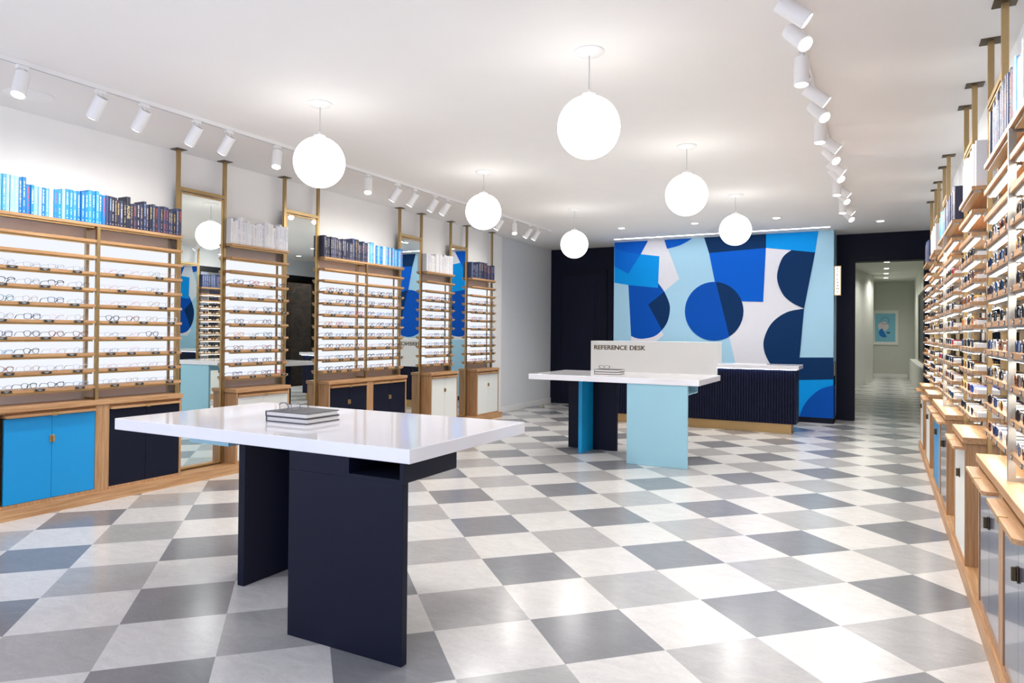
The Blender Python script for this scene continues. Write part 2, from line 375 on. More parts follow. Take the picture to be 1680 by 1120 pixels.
# projecting wall that carries the mural
MX0, MX1, MY = -4.60, -.722, 12.81
struct('wall_mural', MB().box(MX0, MX1, MY+.004, YB-.001, 0, CE), M['greyedwhite'])
MUR = [
('white',[(-3.907,3.28),(-3.621,3.273),(-3.324,2.504),(-3.916,2.036),(-3.613,1.459),(-3.785,1.322),(-4.246,1.316),(-4.255,2.415),(-4.067,2.997)]),
('white',[(-2.781,2.963),(-1.793,3.012),(-1.388,2.945),(-1.011,2.896),(-1.18,1.935),(-1.299,0.586),(-2.212,0.545),(-2.678,2.559)]),
('blue',[(-4.308,2.425),(-3.727,2.444),(-3.718,2.431),(-3.705,2.413),(-3.689,2.393),(-3.672,2.37),(-3.654,2.345),(-3.637,2.32),(-3.62,2.296),(-3.606,2.272),(-3.593,2.249),(-3.581,2.225),(-3.568,2.2),(-3.557,2.175),(-3.546,2.151),(-3.536,2.126),(-3.527,2.103),(-3.52,2.081),(-3.513,2.061),(-3.508,2.043),(-3.504,2.026),(-3.501,2.009),(-3.498,1.992),(-3.497,1.974),(-3.497,1.955),(-3.497,1.934),(-3.499,1.911),(-3.502,1.885),(-3.505,1.858),(-3.51,1.831),(-3.516,1.803),(-3.522,1.775),(-3.53,1.749),(-3.538,1.724),(-3.548,1.701),(-3.559,1.678),(-3.571,1.656),(-3.584,1.635),(-3.598,1.614),(-3.613,1.594),(-3.628,1.574),(-3.644,1.556),(-3.66,1.538),(-3.677,1.521),(-3.694,1.504),(-3.712,1.489),(-3.731,1.474),(-3.751,1.46),(-3.772,1.448),(-3.794,1.436),(-3.819,1.426),(-3.846,1.418),(-3.874,1.41),(-3.904,1.404),(-3.933,1.398),(-3.962,1.394),(-3.988,1.39),(-4.012,1.387),(-4.033,1.385),(-4.052,1.385),(-4.069,1.386),(-4.086,1.387),(-4.101,1.39),(-4.116,1.392),(-4.13,1.395),(-4.145,1.399),(-4.16,1.402),(-4.175,1.407),(-4.19,1.412),(-4.204,1.418),(-4.218,1.424),(-4.23,1.429),(-4.24,1.433),(-4.247,1.436)]),
('navy',[(-3.606,2.272),(-3.599,2.257),(-3.589,2.237),(-3.577,2.213),(-3.564,2.186),(-3.551,2.158),(-3.539,2.13),(-3.528,2.104),(-3.52,2.081),(-3.513,2.061),(-3.508,2.043),(-3.504,2.026),(-3.501,2.009),(-3.498,1.992),(-3.497,1.974),(-3.497,1.955),(-3.497,1.934),(-3.499,1.911),(-3.502,1.885),(-3.505,1.858),(-3.51,1.831),(-3.516,1.803),(-3.522,1.775),(-3.53,1.749),(-3.538,1.724),(-3.549,1.7),(-3.563,1.676),(-3.578,1.651),(-3.594,1.627),(-3.609,1.605),(-3.624,1.585),(-3.635,1.569),(-3.644,1.556),(-3.916,2.036)]),
('bright',[(-4.593,2.786),(-4.31,2.632),(-4.067,2.997),(-3.705,2.943),(-3.727,2.347),(-4.308,2.416),(-4.59,2.467)]),
('blue2',[(-4.596,3.275),(-3.907,3.28),(-4.067,2.997),(-4.077,2.999),(-4.089,3.001),(-4.104,3.003),(-4.12,3.006),(-4.138,3.009),(-4.158,3.012),(-4.179,3.016),(-4.201,3.021),(-4.225,3.026),(-4.252,3.032),(-4.281,3.038),(-4.311,3.044),(-4.342,3.051),(-4.371,3.059),(-4.4,3.067),(-4.426,3.075),(-4.451,3.084),(-4.476,3.094),(-4.501,3.106),(-4.525,3.117),(-4.547,3.128),(-4.566,3.138),(-4.583,3.147),(-4.595,3.153)]),
('mid',[(-4.595,3.153),(-4.583,3.147),(-4.566,3.138),(-4.547,3.128),(-4.525,3.117),(-4.501,3.106),(-4.476,3.094),(-4.451,3.084),(-4.426,3.075),(-4.4,3.067),(-4.371,3.059),(-4.342,3.051),(-4.311,3.044),(-4.281,3.038),(-4.252,3.032),(-4.225,3.026),(-4.201,3.021),(-4.179,3.016),(-4.158,3.012),(-4.138,3.009),(-4.12,3.006),(-4.104,3.003),(-4.089,3.001),(-4.077,2.999),(-4.067,2.997),(-4.31,2.632),(-4.593,2.786)]),
('blue2',[(-3.621,3.273),(-3.039,3.281),(-3.049,3.275),(-3.062,3.266),(-3.077,3.255),(-3.094,3.244),(-3.113,3.232),(-3.132,3.22),(-3.151,3.208),(-3.17,3.197),(-3.189,3.187),(-3.208,3.177),(-3.228,3.167),(-3.248,3.158),(-3.268,3.148),(-3.29,3.139),(-3.313,3.131),(-3.336,3.123),(-3.363,3.115),(-3.393,3.108),(-3.426,3.101),(-3.458,3.094),(-3.49,3.089),(-3.518,3.083),(-3.542,3.079),(-3.56,3.075)]),
('navy',[(-2.884,3.276),(-1.802,3.272),(-1.804,3.004),(-2.785,2.959)]),
('blue2',[(-2.785,2.959),(-1.804,3.004),(-1.844,2.059),(-2.182,2.071),(-2.637,2.232)]),
('bright',[(-1.802,3.272),(-0.956,3.279),(-1.011,2.888),(-1.388,2.945),(-1.804,3.004)]),
('blue',[(-2.175,1.896),(-2.181,1.814),(-2.199,1.734),(-2.229,1.658),(-2.27,1.588),(-2.321,1.525),(-2.381,1.471),(-2.449,1.427),(-2.524,1.394),(-2.602,1.374),(-2.683,1.366),(-2.765,1.372),(-2.846,1.39),(-2.922,1.422),(-2.994,1.465),(-3.058,1.519),(-3.113,1.584),(-3.158,1.656),(-3.191,1.735),(-3.211,1.818),(-3.218,1.903),(-3.212,1.988),(-3.193,2.071),(-3.161,2.149),(-3.117,2.221),(-3.063,2.284),(-2.999,2.338),(-2.928,2.381),(-2.852,2.411),(-2.771,2.429),(-2.69,2.433),(-2.608,2.424),(-2.529,2.403),(-2.455,2.369),(-2.386,2.324),(-2.325,2.269),(-2.273,2.205),(-2.231,2.134),(-2.201,2.058),(-2.182,1.978)]),
('navy',[(-2.662,2.432),(-2.608,2.424),(-2.529,2.403),(-2.455,2.369),(-2.386,2.324),(-2.325,2.269),(-2.273,2.205),(-2.231,2.134),(-2.201,2.058),(-2.182,1.978),(-2.175,1.896),(-2.181,1.814),(-2.199,1.734),(-2.229,1.658),(-2.27,1.588),(-2.321,1.525),(-2.381,1.471),(-2.419,1.45)]),
('navy',[(-1.388,2.945),(-1.399,2.936),(-1.414,2.926),(-1.432,2.915),(-1.452,2.901),(-1.472,2.885),(-1.492,2.868),(-1.51,2.848),(-1.526,2.827),(-1.54,2.802),(-1.553,2.774),(-1.565,2.743),(-1.577,2.71),(-1.587,2.677),(-1.596,2.644),(-1.603,2.613),(-1.609,2.584),(-1.614,2.557),(-1.616,2.532),(-1.618,2.508),(-1.618,2.484),(-1.617,2.461),(-1.614,2.437),(-1.61,2.413),(-1.605,2.388),(-1.598,2.361),(-1.589,2.333),(-1.579,2.305),(-1.567,2.276),(-1.555,2.248),(-1.541,2.22),(-1.527,2.195),(-1.512,2.171),(-1.497,2.15),(-1.48,2.13),(-1.463,2.112),(-1.445,2.095),(-1.426,2.079),(-1.407,2.063),(-1.387,2.048),(-1.366,2.033),(-1.344,2.018),(-1.318,2.003),(-1.291,1.989),(-1.264,1.975),(-1.237,1.963),(-1.214,1.951),(-1.194,1.942),(-1.18,1.935),(-1.011,2.888)]),
('navy',[(-1.18,1.935),(-1.201,1.931),(-1.23,1.927),(-1.264,1.922),(-1.303,1.916),(-1.343,1.909),(-1.383,1.9),(-1.421,1.889),(-1.456,1.875),(-1.488,1.859),(-1.521,1.841),(-1.553,1.821),(-1.584,1.799),(-1.614,1.775),(-1.643,1.75),(-1.669,1.724),(-1.694,1.696),(-1.716,1.667),(-1.737,1.635),(-1.756,1.601),(-1.773,1.566),(-1.788,1.531),(-1.802,1.495),(-1.813,1.461),(-1.822,1.428),(-1.829,1.397),(-1.834,1.367),(-1.837,1.338),(-1.838,1.309),(-1.836,1.281),(-1.833,1.252),(-1.828,1.222),(-1.821,1.192),(-1.813,1.162),(-1.803,1.133),(-1.791,1.104),(-1.777,1.074),(-1.761,1.043),(-1.743,1.011),(-1.723,0.977),(-1.701,0.94),(-1.674,0.898),(-1.641,0.849),(-1.605,0.796),(-1.568,0.743),(-1.531,0.692),(-1.498,0.646),(-1.47,0.608),(-1.45,0.579),(-1.299,0.586),(-1.247,1.1)]),
('pale',[(-0.956,3.279),(-0.721,3.283),(-0.712,1.113),(-1.247,1.1)]),
('navy',[(-1.247,1.1),(-0.712,1.113),(-0.711,0.74),(-1.285,0.71)]),
('bright',[(-1.285,0.71),(-0.711,0.744),(-0.708,0.067),(-1.375,0.023)]),
('blue',[(-0.71,0.65),(-0.727,0.645),(-0.748,0.638),(-0.774,0.63),(-0.803,0.621),(-0.833,0.611),(-0.863,0.6),(-0.891,0.587),(-0.917,0.573),(-0.941,0.557),(-0.965,0.539),(-0.988,0.519),(-1.011,0.499),(-1.033,0.477),(-1.054,0.455),(-1.073,0.433),(-1.092,0.412),(-1.108,0.391),(-1.124,0.37),(-1.138,0.349),(-1.151,0.328),(-1.163,0.306),(-1.175,0.284),(-1.186,0.261),(-1.197,0.238),(-1.208,0.212),(-1.218,0.183),(-1.228,0.153),(-1.237,0.123),(-1.245,0.094),(-1.253,0.068),(-1.259,0.046),(-1.264,0.03),(-0.708,0.067)]),

]
mu = MB(); mk = list(MURAL)
def sheet(poly, y, mi):
    mu.add([(p[0], y, p[1]) for p in poly], [tuple(range(len(poly)))], mi)
sheet([(MX0, .09), (MX1, .09), (MX1, CE-.004), (MX0, CE-.004)], MY, mk.index('pale'))
for i, (c_, poly) in enumerate(MUR):
    q = clip_rect(poly, MX0, MX1, .09, CE-.004)
    if len(q) > 2: sheet(q, MY-.0006*(i+1), mk.index(c_))
# the mural turns the corner onto the side of the wall
for z0, z1, c_ in ((1.03, CE-.004, 'pale'), (.63, 1.03, 'navy'), (.09, .63, 'blue')):
    mu.add([(MX1+.0015, MY, z0), (MX1+.0015, YB-.002, z0), (MX1+.0015, YB-.002, z1), (MX1+.0015, MY, z1)], [(0,1,2,3)], mk.index(c_))
mo = build('painted_mural', mu, [MM[k] for k in mk])
tag(mo, 'wall mural of overlapping blue, navy, white and pale blue geometric shapes', 'mural', kind='thing')
struct('baseboard_mural', MB().box(MX0, MX1+.012, MY-.016, MY-.013, 0, .09).box(MX1+.004, MX1+.012, MY-.016, YB-.002, 0, .09).box(MX0, MX1+.004, MY-.013, MY+.004, 0, .0895), M['trimnavy'])

# right wall: white header greyed for its shade, glazing between pale upright panels, brick across the alley
struct('wall_right', MB().box(XR, XR+.1, Y0, YB+.1, 2.86, CE).box(XR, XR+.1, Y0, YB+.1, 0, .1).box(XR, XR+.1, Y0, 2.2, .1, 2.86), M['greyedwhite'])
struct('trim_2', MB().box(XR, XR+.1, 2.2, YB, 2.74, 2.86), M['black'])
ys = [2.2 + (YB-2.2)*k/10 for k in range(11)]
for k in range(10):
    a, b = ys[k], ys[k+1]
    struct('trim_%d' % (k+3), MB().box(XR+.015, XR+.095, a-.09, a+.09, .1, 2.74), M['bluegrey'] if k % 2 else M['greyedwhite'])  # wide pale upright panels added between the windows
    a += .09; b -= .09
    wd = build('window_%d' % (k+1), MB().box(XR+.02, XR+.09, a, a+.035, .1, 2.74).box(XR+.02, XR+.09, b-.035, b, .1, 2.74)
               .box(XR+.02, XR+.09, a+.035, b-.035, .1, .16).box(XR+.02, XR+.09, a+.035, b-.035, 2.68, 2.74), M['steel'] if k % 3 == 1 else M['brassdark'])
    wd['kind'] = 'structure'
    build('pane', MB().box(XR+.05, XR+.056, a+.035, b-.035, .16, 2.68), M['glass'], wd)
struct('wall_alley', MB().box(2.4, 2.5, Y0, YB+.4, -.1, 4.2), M['brick'])
struct('alley_daylight_block', MB().box(XR+.1, 2.5, Y0, YB+.4, 4.1, 4.2), M['asphalt'])  # unseen slab added over the alley to keep daylight off the brick
struct('wall_alley_end', MB().box(XR+.1, 2.5, Y0-.1, Y0, -.1, 4.2).box(XR+.1, 2.5, YB+.3, YB+.4, -.1, 4.2), M['brick'])
struct('ground_alley', MB().box(XR+.1, 2.4, Y0, YB+.3, 0, .01), M['asphalt'])

# corridor beyond the doorway
CY1, CZ = 28.5, 3.42
struct('wall_corridor_left', MB().box(-1.35, -1.25, YB+.3, 21.4, 0, CZ).prism([(-1.25,21.3),(-.9,21.3),(-.278,24.95),(-.278,CY1),(-1.25,CY1)], 'z', 0, CZ), M['corridor'])
struct('wall_corridor_right', MB().box(.98, 1.08, YB+.3, CY1, 0, .72).box(.98, 1.08, YB+.3, CY1, 2.75, CZ).box(.98, 1.08, YB+.3, 16.2, .72, 2.75).box(.98, 1.08, 19.5, 21.5, .72, 2.75).box(.98, 1.08, 25.2, CY1, .72, 2.75), M['corridor'])
struct('wall_corridor_end', MB().box(-1.35, 1.08, CY1, CY1+.1, 0, CZ+.1), M['corridor'])
struct('ceiling_corridor', MB().box(-1.35, 1.08, YB+.3, CY1, CZ, CZ+.1), M['corridor'])
struct('baseboard_corridor', MB().box(-.278, .8, CY1-.02, CY1, 0, .12), M['whitemat'])
struct('trim_corridor', MB().box(.8, .98, 15.5, 26.5, 0, .73), M['corridor'])
for k, (a, b) in enumerate(((16.2, 19.5), (21.5, 25.2))):
    wd = build('window_%d' % (k+11), MB().box(1.0, 1.05, a, a+.06, .72, 2.75).box(1.0, 1.05, b-.06, b, .72, 2.75).box(1.0, 1.05, a, b, 2.69, 2.75).box(1.0, 1.05, a, b, .72, .78), M['brassdark'])
    wd['kind'] = 'structure'
    build('pane', MB().box(1.02, 1.03, a+.06, b-.06, .78, 2.69), M['black'], wd)

# ------------------------------------------------------------------ plinths along both walls
PL, PR = -5.895, .43       # plinth faces
tag(struct('trim_plinth_left', MB().box(XL, PL, 2.70, 10.71, 0, .088), M['oaky']), 'long low oak plinth under the cabinets along the white wall', 'plinth', kind='structure')
tag(struct('trim_plinth_right', MB().box(PR, XR, 2.70, 10.71, 0, .088), M['oaky']), 'long low oak plinth under the cabinets beside the windows', 'plinth', kind='structure')

POSTY = [4.45, 4.993, 5.82, 6.36, 7.99, 8.52, 9.32, 9.81, 10.65]
SHZ = [2.390 - .1397*i for i in range(11)]     # shelf tops, book shelf first
ST = .024                                       # shelf thickness

# side: -1 = left wall (faces +x), +1 = right wall (faces -x). fx(side, d) = x at depth d behind the cabinet fronts
FRONT = {-1: -5.92, 1: .445}
def fx(side, d): return FRONT[side] + side*d
def xb(mb, side, d0, d1, y0, y1, z0, z1, mi=0):
    a, b = fx(side, d0), fx(side, d1)
    return mb.box(min(a, b), max(a, b), y0, y1, z0, z1, mi)

# ------------------------------------------------------------------ cabinets
def cabinet(side, y0, y1, bays, doormats, label, group):
    """bays: list of (ya, yb) door openings"""
    t = thing('storage_cabinet', (fx(side, .12), (y0+y1)/2, .088), label, 'cabinet', group)
    D = abs((XL if side < 0 else XR) - FRONT[side]) - .012
    c = MB()
    xb(c, side, .02, D, y0+.022, y1-.022, .088, .112)                 # bottom
    xb(c, side, 0, D, y0, y0+.022, .088, .825); xb(c, side, 0, D, y1-.022, y1, .088, .825)   # sides
    xb(c, side, 0, .022, y0+.022, y1-.022, .088, .114)                # bottom rail
    xb(c, side, D-.02, D, y0+.022, y1-.022, .112, .825)               # back
    for (a, b), (a2, b2) in zip(bays, bays[1:]):
        xb(c, side, 0, D-.02, b, a2, .114, .825)                         # stile between the bays
    build('carcass', c, M['oakz'], t)
    tp = MB(); xb(tp, side, -.012, D, y0-.012, y1+.012, .828, .868); xb(tp, side, .012, D-.02, y0+.01, y1-.01, .815, .828)
    build('top', tp, M['oaky'], t, bevel=.003)
    g = MB()
    for (a, b) in bays: xb(g, side, .004, .05, a, b, .805, .815)
    build('groove_rail', g, M['oakdark'], t)
    for (a, b), dm in zip(bays, doormats):
        mid = (a+b)/2
        # pull-out tray: thin board with rounded front corners and a brass clip
        out = .035 if side < 0 else .06
        xs = lambda d: fx(side, d)
        pts = [(xs(.1), a+.004), (xs(-out+.02), a+.004), (xs(-out+.006), a+.010), (xs(-out), a+.024), (xs(-out), b-.024), (xs(-out+.006), b-.010), (xs(-out+.02), b-.004), (xs(.1), b-.004)]
        tr = build('pull_out_tray', MB().prism(pts, 'z', .786, .804), M['oaky'], t)
        clip = MB(); xb(clip, side, -out-.003, -out+.03, mid-.018, mid+.018, .8045, .807); xb(clip, side, -out-.003, -out, mid-.018, mid+.018, .780, .8045)
        build('tray_clip', clip, M['gold'], tr)
        for s in (-1, 1):
            p, q = (a+.003, mid-.0015) if s < 0 else (mid+.0015, b-.003)
            d = MB(); xb(d, side, .004, .022, p, q, .117, .778)
            do = build('door', d, M[dm], t)
            if s > 0:
                h = MB(); xb(h, side, -.002, .0035, mid-.017, mid+.017, .565, .622); xb(h, side, -.018, -.002, mid-.002, mid+.014, .568, .619)
                build('handle', h, M['gold'] if side < 0 else M['brassdark'], do, bevel=.002)
    return t

# ------------------------------------------------------------------ display racks
tagcache = {}
def tag_mesh(side):
    if side in tagcache: return tagcache[side]
    m = MB()
    if side < 0:
        m.box(0, .003, -.044, .044, -.014, .012, 0).box(.003, .0045, -.038, .038, -.010, .010, 1)
        m.box(.0045, .005, -.018, .018, .002, .0045, 2).box(.0045, .005, -.009, .010, -.004, -.002, 2)
        me = m.mesh('shelf_tag', [M['gold'], M['tagface'], M['tagtext']])
    else:
        m.box(-.003, 0, -.017, .017, -.020, .0, 0).box(-.0036, -.003, -.009, .009, -.014, -.006, 1)
        me = m.mesh('shelf_tag', [M['taggrey'], M['tagtext']])
    tagcache[side] = me
    return me

def rack(side, y0, y1, split, label, group, tags=True):
    """wall rack between two ceiling posts (posts belong to the mirrors' frame): brass uprights, book shelf and ten display shelves"""
    t = thing('display_rack', (fx(side, .1), (y0+y1)/2, .868), label, 'display rack', group)
    d0, d1 = (.075, .262) if side < 0 else (.03, .215)
    met = M['brass'] if side < 0 else M['steel']
    ends = [y0, split, y1] if split else [y0, y1]
    mid = [] if not split else [split]
    # centre uprights in front and behind, joined along the cabinet top
    for yc in mid:
        u = MB(); xb(u, side, d0-.004, d0+.024, yc-.014, yc+.014, .868, SHZ[0]-ST-.001)
        xb(u, side, d0+.024, d1-.03, yc-.014, yc+.014, .868, .886); xb(u, side, d0+.024, d1-.03, yc-.014, yc+.014, SHZ[0]-ST-.022, SHZ[0]-ST-.002)
        build('front_upright', u, met, t)
    for yc in [y0+.03, y1-.03] + mid:
        u = MB(); xb(u, side, d1-(.012 if side < 0 and yc not in mid else .03), d1-.002, yc-.014, yc+.014, .868, SHZ[0]-ST-.001)
        build('rear_upright', u, M['palemetal'], t)
    if side < 0:
        lb = MB(); xb(lb, side, d1, d1+.012, y0+.012, y1+.085, SHZ[10]-.03, SHZ[1]-.02)
        build('light_panel', lb, M['lightbox'], t)
        for za, zb in ((.869, SHZ[10]-.032), (SHZ[1]-.018, SHZ[0]-ST)):
            bp = MB(); xb(bp, side, d1, d1+.010, y0+.012, y1+.085, za, zb); build('back_panel', bp, M['beige'], t)
    shelves = []
    for i, z in enumerate(SHZ):
        b = MB(); 
        xb(b, side, d0, d1-.031, y0+.0175, y1-.0175, z-ST, z)
        s = build('book_shelf' if i == 0 else 'shelf', b, M['oaky'], t)
        if mid and i > 0:   # notch look: small brass sleeves where the upright passes
            pass
        for a, c in zip(ends, ends[1:]):
            r = MB()
            if side < 0:
                xb(r, side, d0+.014, d0+.034, a+.02, c-.03, z-ST-.016, z-ST); build('shelf_rail', r, M['gold'], s)
                continue
            xb(r, side, d0+.014, d0+.052, a+.036, c-.036, z-ST-.013, z-ST); build('light_channel', r, M['steel'], s)
            if i > 0:
                l = MB(); ya, yb = a+.04, c-.05
                for p, q, mi in ((.020, .030, 0), (.030, .036, 1), (.036, .046, 0)): xb(l, side, d0+p, d0+q, ya, yb, z-ST-.015, z-ST-.013, mi)
                build('led_strip', l, [M['strip'], M['cord']], s)
            for ya in (a+.0185, c-.0345):
                br = MB(); xb(br, side, d0+.06, d1-.032, ya, ya+.016, z-ST-.024, z-ST); build('shelf_bracket', br, M['steel'], s)
            if i >= 3:
                ri = MB(); xb(ri, side, d0+.034, d0+.112, a+.03, c-.035, z, z+.026); build('temple_rest', ri, M['whitemat'], s)
        if tags and i >= 3:
            for a, c in zip(ends, ends[1:]):
                n = random.choice((2, 3, 3, 4)) if side < 0 else 4
                for k in range(n):
                    yy = a + (c-a)*(k+.5+random.uniform(-.14, .14))/n
                    g = link('shelf_tag', tag_mesh(side), s, (fx(side, d0)-t.location.x, yy-t.location.y, z-.011-t.location.z) if side < 0 else (fx(side, d0)-t.location.x, yy-t.location.y, z-.002-t.location.z))
        shelves.append(s)
    return t

# ------------------------------------------------------------------ eyewear
def outline(shape, w, h, n=22):
    """closed lens outline around (0,0), x outwards positive"""
    pts = []
    for k in range(n):
        t = 2*PI*k/n; c, s = math.cos(t), math.sin(t)
        e = {'round': 2., 'oval': 2.2, 'square': 4.2, 'rectangular': 4.8, 'cat-eye': 2.8, 'keyhole': 2.6, 'aviator': 2.4, 'browline': 3.}[shape]
        x = math.copysign(abs(c)**(2/e), c)*w/2; z = math.copysign(abs(s)**(2/e), s)*h/2
        if shape in ('keyhole', 'browline') and z < 0: x *= 1-.22*(-z/(h/2))
        if shape == 'cat-eye':
            x *= 1+.12*(z/(h/2)); z += .09*h*(x/(w/2))*(1 if z > 0 else .2)
        if shape == 'aviator' and z < 0: x = x*(1-.25*(-z/(h/2)))+.08*w*(-z/(h/2))
        pts.append((x, z))
    return pts

DIMS = {'round': (.046,.044), 'oval': (.050,.036), 'square': (.051,.040), 'rectangular': (.053,.033), 'cat-eye': (.052,.040), 'keyhole': (.049,.042), 'aviator': (.056,.048), 'browline': (.051,.040)}
eyecache = {}
def eyewear_meshes(shape, thick, fm, tm, lm, detail):
    key = (shape, thick, fm.name, tm.name, lm.name, detail)
    if key in eyecache: return eyecache[key]
    w, h = DIMS[shape]; r = .0019 if thick else .0009
    if lm.name != 'clear_lens': w *= 1.04; h *= 1.12; r *= 1.2
    else: h *= 1.07
    gap = .018; cx = gap/2+w/2; zc = h/2+r*1.3+.0006
    N = 22 if detail else 14
    fr = MB(); lenses = []; temples = []
    for s in (-1, 1):
        o = outline(shape, w, h, N)
        P = [(s*(cx+x), .004*((cx+x)/.06)**2, zc+z) for x, z in o]
        rad = r
        if shape == 'browline': rad = [(.0028 if z > h*.12 else .0009) for x, z in o]
        fr.tube(P, rad, True, 4)
        lens = MB(); lens.add([(x, y+.0006, z) for x, y, z in P], [tuple(range(N))]); lenses.append(lens)
        xo = s*(cx+w/2*(1.02 if shape != 'cat-eye' else 1.08)); zt = zc+h*.26
        fr.tube([(xo-s*.002, .004, zt), (xo+s*.004, .005, zt), (xo+s*.0055, .010, zt)], r*1.25, False, 4)
        fr.tube([(s*gap*.42, .002, zc), (s*gap*.36, .008, zc-.004), (s*gap*.40, .010, zc-.011)], .0009, False, 4)   # nose pad arm
        tm_ = MB(); x1 = xo+s*.0055
        tm_.tube([(x1, .010, zt), (x1, .05, zt+.001), (x1-s*.001, .09, zt-.001), (x1-s*.004, .118, zt-.012), (x1-s*.007, .136, .0066)], [r*1.1, r, r, r*1.25, r*1.3], False, 4)
        temples.append(tm_)
    zb = zc+h*.16
    fr.tube([(-gap/2-.001, .001, zb), (-gap*.25, .0, zb+.004), (gap*.25, .0, zb+.004), (gap/2+.001, .001, zb)], r*1.1, False, 4)
    if shape == 'aviator': fr.tube([(-gap/2-.006, .001, zc+h*.42), (gap/2+.006, .001, zc+h*.42)], r, False, 4)
    if detail:
        res = (fr.mesh('frame_front', [fm]), [l.mesh('lens', [lm]) for l in lenses], [a.mesh('temple', [tm]) for a in temples])
    else:
        for l in lenses: fr.add(l.v, l.f, 1)
        for a in temples: fr.add(a.v, a.f, 2)
        res = (fr.mesh('eyewear', [fm, lm, tm]), [], [])
    eyecache[key] = res
    return res

def place_eyewear(kind, style, loc, rotz, label, group, detail=True):
    shape, thick, fm, tm, lm = style
    fmesh, ls, ts = eyewear_meshes(shape, thick, fm, tm, lm, detail)
    o = link(kind, fmesh, None, loc, rotz)
    for l in ls: link('lens', l, o)
    for a in ts: link('temple', a, o)
    return tag(o, label, kind, group)

FC = {'black': (26,26,30), 'tortoiseshell': (96,54,28), 'navy': (34,44,92), 'gold': (196,160,96), 'silver': (168,170,176), 'clear': (214,216,222), 'crimson': (200,40,52),
      'teal': (40,120,124), 'lilac': (128,140,214), 'amber': (226,150,30), 'pink': (226,176,176), 'plum': (92,40,74), 'brown': (110,76,60), 'pale blue': (140,178,214), 'grey': (120,124,132), 'green': (44,72,58), 'blue': (24,92,204)}
FM = {}
for k, v in FC.items():
    if k == 'tortoiseshell':
        m, nt, b = newmat('tortoiseshell_acetate')
        tc = nt.nodes.new('ShaderNodeTexCoord'); n = nt.nodes.new('ShaderNodeTexNoise'); n.inputs['Scale'].default_value = 160; r = nt.nodes.new('ShaderNodeValToRGB')
        r.color_ramp.elements[0].position = .42; r.color_ramp.elements[0].color = (*lin((44,24,16)), 1); r.color_ramp.elements[1].position = .6; r.color_ramp.elements[1].color = (*lin((186,104,44)), 1)
        nt.links.new(tc.outputs['Object'], n.inputs['Vector']); nt.links.new(n.outputs['Fac'], r.inputs['Fac']); nt.links.new(r.outputs['Color'], b.inputs['Base Color']); b.inputs['Roughness'].default_value = .15
        FM[k] = m
    else:
        FM[k] = mat('frame_'+k.replace(' ', '_'), v, .18 if k not in ('gold', 'silver') else .25, 1. if k in ('gold', 'silver') else 0.)
LENS = {'dark grey': mat('grey_sun_lens', (34,38,46), .03, spec=.8), 'dark green': mat('green_sun_lens', (36,48,42), .03, spec=.8), 'brown': mat('brown_sun_lens', (70,48,36), .03, spec=.8), 'blue': mat('blue_sun_lens', (58,84,120), .03, spec=.8)}

# ------------------------------------------------------------------ books
BOOKPAL = {
    'blue': [(38,150,220), (24,128,206), (90,178,232), (130,196,238), (166,214,244), (60,164,228), (0,140,226), (150,206,240), (206,230,248)],
    'navy': [(40,42,70), (34,40,60), (48,54,88), (62,72,110), (52,56,92), (38,42,66), (70,82,116), (32,34,54)],
    'white': [(240,238,238), (234,232,233), (244,243,241), (238,238,242), (230,229,230)],
}
BOOKINK = {'blue': [(236,242,248), (236,242,248), (220,70,60), (200,224,242)], 'navy': [(214,190,130), (226,226,230), (196,168,108), (210,96,64), (160,190,220)], 'white': [(176,182,214), (208,208,212), (226,212,184), (214,214,216), (160,168,200)]}
BOOKADJ = {'blue': ['blue', 'sky blue', 'pale blue'], 'navy': ['navy', 'dark navy', 'slate navy'], 'white': ['white', 'off-white', 'plain white']}
bm_cache = {}
def bookmat(rgb):
    if rgb not in bm_cache: bm_cache[rgb] = mat('book_cover_%d_%d_%d' % rgb, rgb, .45, noise=.05, nscale=90)
    return bm_cache[rgb]

def book_mesh(side, t, h, d, family, title=None):
    """upright book, origin at the bottom centre; spine faces the room (-side in x)"""
    m = MB(); c = .0025; s = -side   # s = direction of the spine
    X = lambda u: s*(d/2-u)          # u = depth from spine
    def bx(u0, u1, y0, y1, z0, z1, mi=0):
        a, b = X(u0), X(u1); m.box(min(a, b), max(a, b), y0, y1, z0, z1, mi)
    bx(.004, d, -t/2, -t/2+c, 0, h); bx(.004, d, t/2-c, t/2, 0, h)
    # slightly rounded spine
    pr = [(X(.006), -t/2), (X(.002), -t/2+.0008), (X(0), -t/4), (X(0), t/4), (X(.002), t/2-.0008), (X(.006), t/2)]
    m.prism(pr, 'z', 0, h)
    bx(.006, d-.004, -t/2+c, t/2-c, .003, h-.004, 1)
    # spine print: rows of tiny strokes reading down the spine, and a publisher's mark
    ew = min(t*.42, .010)
    def row(z0, z1, yo, wd):
        z = z1
        while z > z0:
            l = random.uniform(.003, .0075)
            bx(-.0006, 0, yo-wd/2, yo+wd/2*random.uniform(.5, 1), z-l*.75, z, 2); z -= l
            if random.random() < .14: z -= .006
    if title is None:
        if random.random() < .9:
            row(h*random.uniform(.38, .55), h*random.uniform(.86, .93), 0, ew)
            if random.random() < .8: row(h*random.uniform(.16, .2), h*random.uniform(.32, .4), 0, ew*.6)
        bx(-.0006, 0, -ew*.35, ew*.35, h*.05, h*.05+.008, 2)
    rgb = random.choice(BOOKPAL[family]); ink = random.choice(BOOKINK[family])
    return m.mesh('book', [bookmat(rgb), M['page'], bookmat(ink)]), rgb

